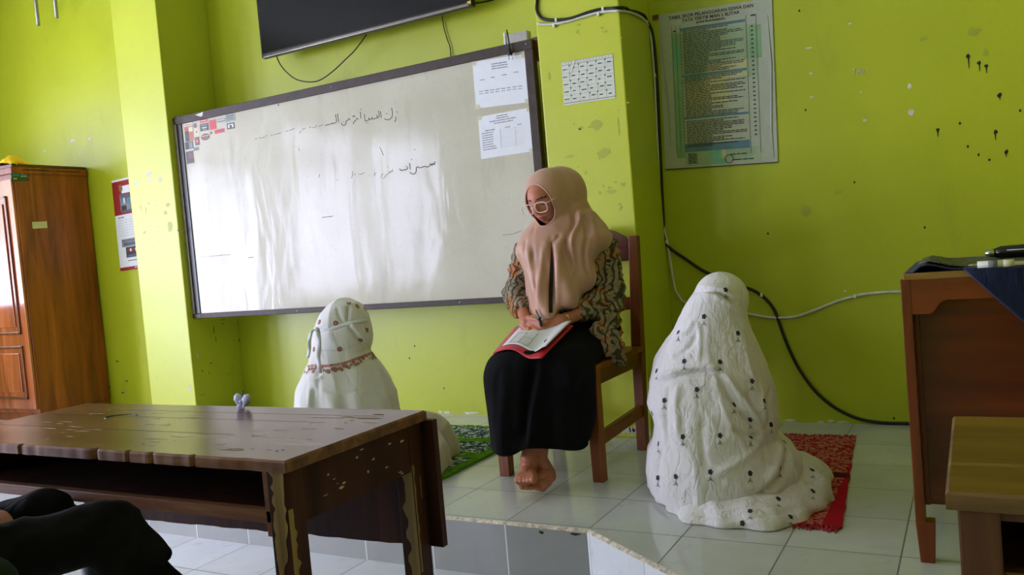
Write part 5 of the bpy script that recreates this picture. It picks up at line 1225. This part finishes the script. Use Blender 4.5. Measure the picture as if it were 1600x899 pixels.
# ---- figure in white at the right, seen from behind
rp_ = thing('person', 'person kneeling at the right in a white prayer garment with navy rose motifs, back turned', 'person', (-.80, 2.85, .009))
frR = Frame((-.80, 2.85, 0)); frR.o.z = 0
white_r = fabric('white_rayon', (218, 214, 216), .8, .6, 22, .15, .02, .006)
kneeler(rp_, (-.80, 2.86, .012), (.25, .95, 0), 0, .58)
L = [(1040, 805), (1033, 792), (1020, 768), (1010, 735), (1012, 705), (1019, 690), (1022, 665), (1016, 630), (1019, 595), (1025, 560), (1036, 540), (1050, 520), (1062, 490), (1072, 472), (1083, 457), (1090, 446), (1102, 437), (1118, 432.5)]
R = [(1190, 805), (1222, 780), (1243, 755), (1251, 725), (1246, 705), (1228, 690), (1212, 676), (1214, 655), (1213, 630), (1208, 600), (1198, 565), (1187, 537), (1176, 515), (1169, 495), (1168, 478), (1163, 461), (1155, 449), (1143, 440), (1132, 435), (1124, 432.5)]
dz = lambda z: float(np.interp(z, [0, .1, .25, .4, .5, .58, .66, .74], [.29, .30, .26, .20, .15, .12, .10, .09]))
vb = MB(); lo = silloft(frR, L, R, lambda z, h: (dz(z)*min(1, h/.07), min(.32, dz(z)*1.05)*min(1, h/.07)), 70, 72, 2.2, zmin=.004); vb.add(lo.v, lo.f, 0, True)
hc_ = frR.pt(1125, 470); vb.ell(hc_+Vector((0, .01, .0)), (.095, .10, .10), 0, None, 30, 22)
vb = remeshed(vb, .0065, 6, .5)
def wr(v, n):
    s_ = (v-frR.o).dot(frR.s); k = .009*ridge(v, 6, 6, 2.6, 4.2, 3)*sstep(.66, .5, v.z)+.0025*ridge(v+Vector((0, 0, s_*.5)), 20, 20, 11, 1.1, 2)+.005*nse(v, 6, 2)
    k += .006*sstep(.5, .3, v.z)*ridge(v, 3.0, 3.0, 8, 7.7, 3)
    return (k-.004)*sstep(.0, .03, v.z)*(1-.7*sstep(.62, .66, v.z))
displace(vb, wr)
for P, a_, w_ in (([(1083, 459), (1096, 453), (1113, 453), (1138, 466), (1155, 478), (1169, 492)], -.020, .0065), ([(1083, 465), (1096, 459), (1113, 459), (1138, 473), (1155, 486), (1166, 500)], .006, .007),
                  ([(1018, 597), (1050, 583), (1083, 575), (1110, 574), (1130, 579)], .013, .010), ([(1018, 606), (1050, 592), (1083, 583), (1110, 582), (1130, 588)], -.012, .009),
                  ([(1130, 582), (1150, 612), (1172, 640), (1196, 672)], .014, .011), ([(1122, 590), (1142, 622), (1164, 650), (1192, 680)], -.013, .010), ([(1168, 610), (1180, 640), (1198, 676)], -.012, .010), ([(1205, 600), (1203, 640), (1200, 675)], -.014, .011), ([(1190, 600), (1192, 640), (1196, 672)], .010, .010),
                  ([(1193, 684), (1170, 680), (1140, 668)], -.014, .011), ([(1196, 676), (1180, 700), (1150, 725), (1110, 745)], .008, .014), ([(1230, 697), (1226, 735), (1205, 762), (1180, 778)], -.016, .012), ([(1218, 690), (1214, 730), (1196, 755)], .010, .013),
                  ([(1042, 540), (1070, 520), (1085, 500)], .008, .010), ([(1050, 560), (1075, 545), (1090, 520)], -.008, .009), ([(1090, 500), (1094, 540), (1088, 570)], .006, .008), ([(1035, 700), (1028, 730), (1034, 770)], -.008, .012), ([(1060, 600), (1056, 640), (1062, 690)], .008, .011), ([(1045, 600), (1040, 650), (1045, 700)], -.008, .011), ([(1150, 500), (1172, 530), (1190, 565)], -.007, .008), ([(1100, 640), (1096, 690), (1104, 740)], -.006, .012)):
    crease(vb, P, a_, w_)
floorclamp(vb, .022)
roses = [(1134, 453), (1100, 495), (1060, 520), (1153, 521), (1069, 565), (1125, 566), (1026, 580), (1175, 596), (1089, 609), (1038, 626), (1147, 633), (1195, 627), (1172, 656), (1205, 664), (1019, 646), (1067, 683), (1125, 681), (1173, 684), (1029, 694), (1226, 691), (1056, 745), (1110, 738), (1172, 740), (1219, 733), (1028, 747), (1229, 660)]
navy_ = plain('navy_rose', (38, 42, 62), .8, var=.3, vs=160); stem = plain('grey_stem', (120, 120, 116), .8)
decals(vb, roses, 1, .0075, .0088, 12, 5, .0014)
decals(vb, [(x-1, y+12, .5) for x, y in roses], 2, .0085, .0015, 8, 0, .0014); decals(vb, [(x+1, y+12, -.7) for x, y in roses], 2, .0085, .0014, 8, 0, .0015); decals(vb, [(x, y+9) for x, y in roses], 2, .0014, .007, 8, 0, .0014)
obj('prayer_veil', vb, [white_r, navy_, stem], rp_, label='white veil with navy roses')
# trailing skirt spread on the floor
def pool(cx, cy, rim_pts, hfun, zf, seed):
    ang = sorted([(math.atan2(y-cy, x-cx), math.hypot(x-cx, y-cy)) for x, y in rim_pts]); A = [a for a, _ in ang]; Rv = [r for _, r in ang]
    A = [A[-1]-2*PI]+A+[A[0]+2*PI]; Rv = [Rv[-1]]+Rv+[Rv[0]]; mb = MB(); na, nr = 160, 34; vs = [(cx, cy, zf+hfun(0, 0))]; fs = []
    for i in range(1, nr+1):
        for k in range(na):
            a = -PI+2*PI*k/na; r = float(np.interp(a, A, Rv)); t = i/nr; t_ = math.sin(t*PI/2)
            rr_ = r*t_*(1+.025*math.sin(a*17+seed)*t**3+.03*math.sin(a*7+seed)*t**3); h = hfun(a, t)*math.sqrt(max(0, 1-t_**3))
            vs.append((cx+rr_*math.cos(a), cy+rr_*math.sin(a), zf+h))
    for k in range(na): fs.append((0, 1+k, 1+(k+1) % na))
    for i in range(nr-1):
        for k in range(na): fs.append((1+i*na+k, 1+(i+1)*na+k, 1+(i+1)*na+(k+1) % na, 1+i*na+(k+1) % na))
    base = 1+(nr-1)*na; fs.append(tuple(base+k for k in range(na-1, -1, -1))); mb.add(vs, fs, 0, True); return mb
rim_ = [onz(x, y, .01).to_2d() for x, y in ((1030, 780), (1037, 792), (1055, 803), (1083, 815), (1130, 823), (1177, 827), (1210, 824), (1238, 818), (1270, 806), (1289, 794), (1296, 772))]+[Vector((-.475, 2.98)), Vector((-.50, 3.10)), Vector((-.60, 3.16)), Vector((-.80, 3.18)), Vector((-1.0, 3.1)), Vector((-1.05, 2.9))]
pl = pool(-.74, 2.84, rim_, lambda a, t: .085+.075*gs(a-.35, .6), .002, 2)
displace(pl, lambda v, n: (.008*ridge(v, 9, 9, 9, 3, 2)+.006*nse(v, 16)-.003)*sstep(0, .02, v.z))
for P, a_, w_ in (([(1050, 797), (1100, 806), (1160, 808), (1220, 802), (1262, 788)], -.008, .010), ([(1215, 770), (1240, 745), (1262, 722)], .012, .014), ([(1240, 770), (1262, 755), (1280, 745)], -.008, .010)): crease(pl, P, a_, w_)
floorclamp(pl, .003)
r2 = [(1270, 768), (1216, 780), (1172, 799), (1235, 808), (1269, 735), (1160, 818)]
decals(pl, r2, 1, .0075, .0088, 12, 5, .0014); decals(pl, [(x, y+11, .5) for x, y in r2], 2, .0085, .0015, 8, 0, .0014); decals(pl, [(x+1, y+11, -.7) for x, y in r2], 2, .0085, .0014, 8, 0, .0015)
obj('prayer_skirt', pl, [white_r, navy_, stem], rp_, label='white skirt hem spread on the floor')

# ---- figure in white at the left, beyond the brown table
lp_ = thing('person', 'person kneeling beyond the brown table in a white headscarf printed with rusty flowers', 'person', (-2.38, 2.88, .013))
frL = Frame((-2.40, 2.88, 0)); white_l = fabric('white_cotton', (218, 216, 216), .85, .3, 8, .15, .02, .010)
kneeler(lp_, (-2.40, 2.88, .014), (.55, .83, 0), 0, .585)
L = [(438, 740), (440, 690), (448, 660), (455, 637), (459, 618), (464, 602), (473, 581), (481, 566), (484, 552), (487, 538), (489, 520), (491, 507), (498, 491), (506, 482), (514, 474), (526, 468.5), (536, 466)]
R = [(650, 740), (645, 700), (635, 665), (625, 638), (620, 610), (609, 588), (597, 570), (586, 556), (578, 546), (581, 538), (583.5, 524), (582, 508), (578, 492), (571, 479), (562, 471), (550, 467), (542, 466)]
dz2 = lambda z: float(np.interp(z, [0, .2, .35, .45, .52, .6, .68, .76], [.22, .20, .16, .135, .12, .115, .11, .09]))
lb = MB(); lo = silloft(frL, L, R, lambda z, h: (dz2(z)*min(1, h/.07), dz2(z)*min(1, h/.07)), 70, 72, 2.2, zmin=.004); lb.add(lo.v, lo.f, 0, True); lb = remeshed(lb, .0065, 5, .5)
displace(lb, lambda v, n: ((.010*math.sin((v-frL.o).dot(frL.s)*55+v.z*6)*sstep(.42, .30, v.z)*sstep(.1, -.12, (v-frL.o).dot(frL.s)))+.006*ridge(v, 9, 9, 4, 3.3, 2)+.005*nse(v, 9)-.004)*sstep(0, .03, v.z))
q = lambda pts: [(480+x/4.49, 450+y/4.49) for x, y in pts]
for P, a_, w_ in ((q([(280, 265), (330, 320), (380, 380), (440, 430)]), -.012, .008), (q([(300, 250), (350, 300), (400, 355), (450, 420)]), .010, .008), (q([(290, 120), (285, 180), (280, 240)]), -.007, .007), (q([(210, 130), (225, 200), (260, 250)]), -.006, .007), (q([(400, 210), (410, 280), (440, 340)]), -.007, .007),
                  (q([(440, 440), (500, 540), (560, 640), (600, 760), (625, 860)]), -.016, .011), (q([(400, 480), (470, 560), (530, 680), (560, 800)]), .006, .016), (q([(100, 710), (200, 735), (300, 740), (380, 720)]), -.005, .006), (q([(0, 640), (60, 640), (110, 620)]), .008, .009), (q([(20, 700), (15, 780), (10, 850)]), .008, .010), (q([(50, 690), (45, 780), (40, 850)]), -.008, .009), (q([(50, 290), (130, 296), (220, 274), (300, 250), (380, 232), (450, 214)]), -.006, .008), (q([(80, 560), (76, 700), (70, 850)]), -.006, .010)):
    crease(lb, P, a_, w_)
rust = plain('rust_flower', (150, 84, 70), .8, var=.3, vs=200); pale = plain('pale_flower_centre', (196, 170, 150), .8)
fl_ = q([(200, 248), (415, 298), (228, 430), (372, 368), (292, 108), (352, 130), (404, 147), (48, 432), (440, 190), (85, 240)])
decals(lb, fl_, 1, .0105, .0105, 24, 8, .0014); decals(lb, fl_, 2, .004, .004, 10, 0, .0018)
band = smoothpath([Vector((x, y, 0)) for x, y in q([(-10, 552), (60, 545), (130, 548), (200, 540), (270, 525), (340, 500), (400, 478), (450, 458), (490, 470)])], 3)
decals(lb, [(p.x, p.y) for p in band], 3, .0125, .006, 10, 0, .0012)
rr = random.Random(2); B2 = []
for i, p in enumerate(band):
    for k in range(2): B2.append((p.x+rr.uniform(-2, 2), p.y+3.5+rr.uniform(-2, 6.5), 0, rr.uniform(.55, .8)))
decals(lb, B2, 1, .0095, .0095, 18, 6, .0017); decals(lb, [b[:2] for b in B2], 2, .0022, .0022, 8, 0, .0021)
dash = []
for a, b in (((200, 130), (210, 430)), ((100, 440), (210, 440)), ((250, 435), (380, 385)), ((280, 150), (285, 230))):
    for t in np.linspace(0, 1, 12): dash.append(q([(a[0]+(b[0]-a[0])*t, a[1]+(b[1]-a[1])*t)])[0]+((0 if abs(b[1]-a[1]) < abs(b[0]-a[0]) else PI/2),))
decals(lb, dash, 4, .0026, .0009, 6, 0, .0015)
obj('prayer_veil', lb, [white_l, rust, pale, plain('rust_band', (176, 124, 110), .8, var=.3, vs=150), plain('grey_stitch', (120, 112, 110), .8)], lp_, label='white veil with rust flower border')
bvh = BVHTree.FromPolygons([tuple(v) for v in lb.v], [tuple(f) for f in lb.f]); rb = []
for x, y in q([(456, 212), (420, 222), (380, 231), (340, 240), (300, 250), (260, 262), (220, 274), (180, 287), (130, 297), (80, 295), (52, 290)]):
    h, n_, _, _ = bvh.ray_cast(CAM, ray(x, y).normalized())
    if h is not None: rb.append(h+n_*(.003 if n_.dot(ray(x, y)) < 0 else -.003))
rbn = MB(); rbn.tube(smoothpath(rb, 3), .0085, 0, 8, flat=.32) if False else None
P = smoothpath(rb, 3); vs = []; 
for p in P: 
    w = Vector((0, 0, .0085)); vs += [p-w, p+w]
rbn.add(vs, [(2*i, 2*i+2, 2*i+3, 2*i+1) for i in range(len(P)-1)], 0, True)
def tail(pts, w):
    P = smoothpath([frL.pt(*c_, -.15) for c_ in q(pts)], 4); vs = []
    for i, p in enumerate(P): d = frL.s*w+frL.n*(.004*math.sin(i*.8)); vs += [p-d, p+d]
    rbn.add(vs, [(2*i, 2*i+2, 2*i+3, 2*i+1) for i in range(len(P)-1)], 0, True)
tail([(72, 290), (82, 350), (84, 420), (78, 500), (86, 560), (90, 600)], .0085); tail([(62, 290), (30, 310), (14, 370), (16, 430), (4, 490)], .007); rbn.ell(frL.pt(*q([(68, 292)])[0], -.145), (.010, .010, .009), 0, None, 12, 8)
o = obj('tie_ribbon', rbn, fabric('white_ribbon', (222, 224, 236), .7, .1), lp_, label='white ribbon tied behind the head'); sd = o.modifiers.new('s', 'SOLIDIFY'); sd.thickness = .002; sd.offset = 0
cpl = onz(660, 712, .05); rim_ = [onz(x, y, .03).to_2d() for x, y in ((655, 749), (672, 746), (686, 742), (694, 730), (695, 712))]+[Vector(p) for p in ((-2.05, 3.05), (-2.15, 3.22), (-2.35, 3.28), (-2.55, 3.15), (-2.62, 2.9), (-2.5, 2.7), (-2.3, 2.66))]
pl = pool(-2.22, 2.95, rim_, lambda a, t: .19+.03*math.sin(a*2), .010, 1)
displace(pl, lambda v, n: (.006*ridge(v, 8, 8, 14, 5, 2)+.005*nse(v, 14)-.003)*sstep(0, .02, v.z))
for P, a_, w_ in (([(655, 710), (672, 706), (684, 692), (686, 678)], -.012, .009), ([(655, 718), (675, 713), (688, 700)], .008, .010), ([(655, 732), (675, 730), (690, 718)], -.006, .008), ([(656, 668), (674, 668), (684, 678)], .007, .006)): crease(pl, P, a_, w_)
floorclamp(pl, .0135)
obj('prayer_skirt', pl, fabric('cream_white_cotton', (206, 198, 184), .85, .3, 8, .15), lp_, label='white skirt gathered on the green rug')

# ---- seated pupil cut off by the left edge of the photo
sp_ = thing('person', 'person in black trousers seated at the lower left, cut off by the photo edge', 'person', (-1.70, .72, LOW))
kA = at(163, 826, .88); kB = at(72, 802, 1.03); aA = kA+(at(217, 895, .90)-kA).normalized()*.40; aB = at(152, 872, 1.32)
hpA = at(-215, 945, .62); hpB = at(-240, 930, .88)
mid = (hpA+hpB)/2; dirn = (kA-hpA).normalized(); sdv = (hpB-hpA).normalized(); tor = mid-dirn*.08; shp = tor+Vector((-.05, -.02, .48))
b = MB(); hm = head_mb(shp+Vector((.02, 0, .205)), Vector((.7, .7, -.1)), Z_, .92)[0]; b.add(hm.v, hm.f, 0, True)
b.cap(shp+Vector((.01, 0, .13)), shp, .05, .055); b.cap(shp-sdv*.14, shp+sdv*.14, .055, .055); b.cap(shp-Z_*.1, tor+Z_*.05, .12, .12); b.cap(hpA, hpB, .11, .11)
b.cap(hpA, kA, .060, .038); b.cap(hpB, kB, .072, .038); b.cap(kA, aA, .038, .030); b.cap(kB, aB, .038, .030)
foot(b, aA+Vector((0, 0, -.06)), aA+Vector((.13, .03, -.07)), (0, 0, 1)); foot(b, aB+Vector((0, 0, -.05)), aB+Vector((-.05, .12, -.075)), (0, 0, 1))
hnd = at(-20, 812, .93); elb = hnd+Vector((-.24, -.06, .03))
b.cap(shp+sdv*.16, elb, .045, .036); b.cap(elb, hnd-Vector((.05, 0, 0)), .035, .024); b.cap(hnd-Vector((.05, 0, 0)), hnd+Vector((-.01, 0, 0)), .024, .022)
for k in range(4): q0 = hnd+Vector((0, (k-1.5)*.017, .004)); finger(b, [q0, q0+Vector((.02, 0, -.004)), q0+Vector((.036, 0, -.018))], .009, .0075)
finger(b, [hnd+Vector((-.03, -.02, 0)), hnd+Vector((-.01, -.04, -.005)), hnd+Vector((.01, -.045, -.012))], .0105, .008)
elb2 = shp-sdv*.2+Vector((.08, 0, -.28)); h2 = hpA+dirn*.12+Z_*.085; b.cap(shp-sdv*.16, elb2, .045, .036); b.cap(elb2, h2, .035, .024)
for k in range(4): q0 = h2+dirn*.02+sdv*((k-1.5)*.017); finger(b, [q0, q0+dirn*.03, q0+dirn*.05-Z_*.012], .009, .0075)
finger(b, [h2+sdv*.03, h2+sdv*.045+dirn*.02, h2+sdv*.05+dirn*.04], .0105, .008)
obj('body', remeshed(b, .006, 2, .4), skin_d, sp_)
tr = MB(); tr.cap(hpA, kA, .074, .048, n=24); tr.cap(hpB, kB, .09, .052, n=24); tr.cap(hpA, hpB, .125, .125, n=24)
tr.cap(kA, kA+(aA-kA)*.90, .050, .044, n=24); tr.cap(kA, at(217, 895, .90), .050, .045, n=24); tr.cap(kB, kB+(aB-kB)*.70, .052, .045, n=24)
tr.cap(at(186, 806, .895), at(246, 864, .90), .030, .018, n=16); tr.cap(at(225, 845, .90), at(264, 866, .90), .020, .006, n=12)
for (x, y, Y, r) in ((258, 866, .90, .010), (248, 864, .90, .018), (236, 862, .90, .028), (222, 862, .90, .040)): tr.ell(at(x, y, Y), (r, r, r))
tr = remeshed(tr, .007, 6, .5); displace(tr, lambda v, n: .006*ridge(v, 12, 12, 12, 2, 2)+.005*nse(v, 12)-.003)
for P, a_ in (([(150, 770), (130, 800), (112, 830)], -.006), ([(190, 790), (200, 830), (190, 870)], -.008), ([(170, 850), (160, 810), (175, 780)], -.006)): crease(tr, P, a_, .012)
blk2 = fabric('black_trouser_cloth', (12, 11, 12), .85, .3, 8, 0)
obj('trousers', tr, blk2, sp_)
jk = MB(); jk.cap(tor+Z_*.02, shp-Z_*.08, .155, .15, n=24); jk.cap(shp-sdv*.13, shp+sdv*.13, .075, .075, n=20); jk.cap(shp+sdv*.15, elb, .062, .055, n=18); jk.cap(elb, elb+(hnd-elb)*.72, .054, .042, n=18); jk.cap(shp-sdv*.15, elb2, .062, .055, n=18); jk.cap(elb2, elb2+(h2-elb2)*.75, .054, .042, n=18)
jk.cap(hpA+Vector((-.04, -.02, .02)), tor, .10, .14, n=20); jk.ell(at(-30, 925, .66), (.05, .05, .05))
jk = remeshed(jk, .008, 6, .5); displace(jk, lambda v, n: .006*ridge(v, 9, 9, 9, 2, 2)+.004*nse(v, 12))
obj('jacket', jk, fabric('dark_green_jacket', (30, 40, 28), .85, .3, 8, 0), sp_)
hr = MB(); hc2 = shp+Vector((.02, 0, .205)); hr.ell(hc2+Vector((-.014, -.014, .030)), (.086, .092, .098), 0, None, 30, 22); displace(hr, lambda v, n: .002*nse(v, 90))
obj('hair', hr, plain('black_hair', (16, 13, 12), .5), sp_)
sh_ = MB()
for an, d in ((aA, Vector((.13, .03, -.01))), (aB, Vector((-.05, .12, -.025)))):
    m_ = MB(); h_ = an+Vector((0, 0, -.055)); m_.cap(h_-d*.1, h_+d*.5, .040, .040, n=16); m_.cap(h_+d*.5, h_+d*1.35, .040, .030, n=16); m_.cap(h_+Z_*.03, h_+d*.3+Z_*.01, .041, .038, n=16); m_ = remeshed(m_, .006, 4, .5)
    obj('shoe', m_, plain('dark_shoe', (34, 38, 46), .5), sp_)
# the chair under the pupil
c3 = thing('school_chair', 'brown wooden chair under the person in black trousers at the left edge', 'chair', (mid.x, mid.y, LOW))
cz = hpA.z-.135; e1 = Vector((dirn.x, dirn.y, 0)).normalized(); e2 = Vector((-e1.y, e1.x, 0)); cc = Vector((mid.x, mid.y, 0))-e1*.06
def cpt(a, b, z): return cc+e1*a+e2*b+Z_*z
obj('seat', MB().bar(cpt(-.2, 0, cz-.012), cpt(.2, 0, cz-.012), .40, .022, 0, .004, e2), wcx, c3)
for a in (-.18, .18):
    for b_ in (-.17, .17): obj('leg', MB().bar(cpt(a, b_, LOW), cpt(a, b_, cz-.024 if a > 0 else cz+.42), .035, .035, 0, .003, e2), wc, c3)
obj('back_rail', MB().bar(cpt(-.18, -.15, cz+.35), cpt(-.18, .15, cz+.35), .02, .10, 0, .003, e1), wcx, c3)
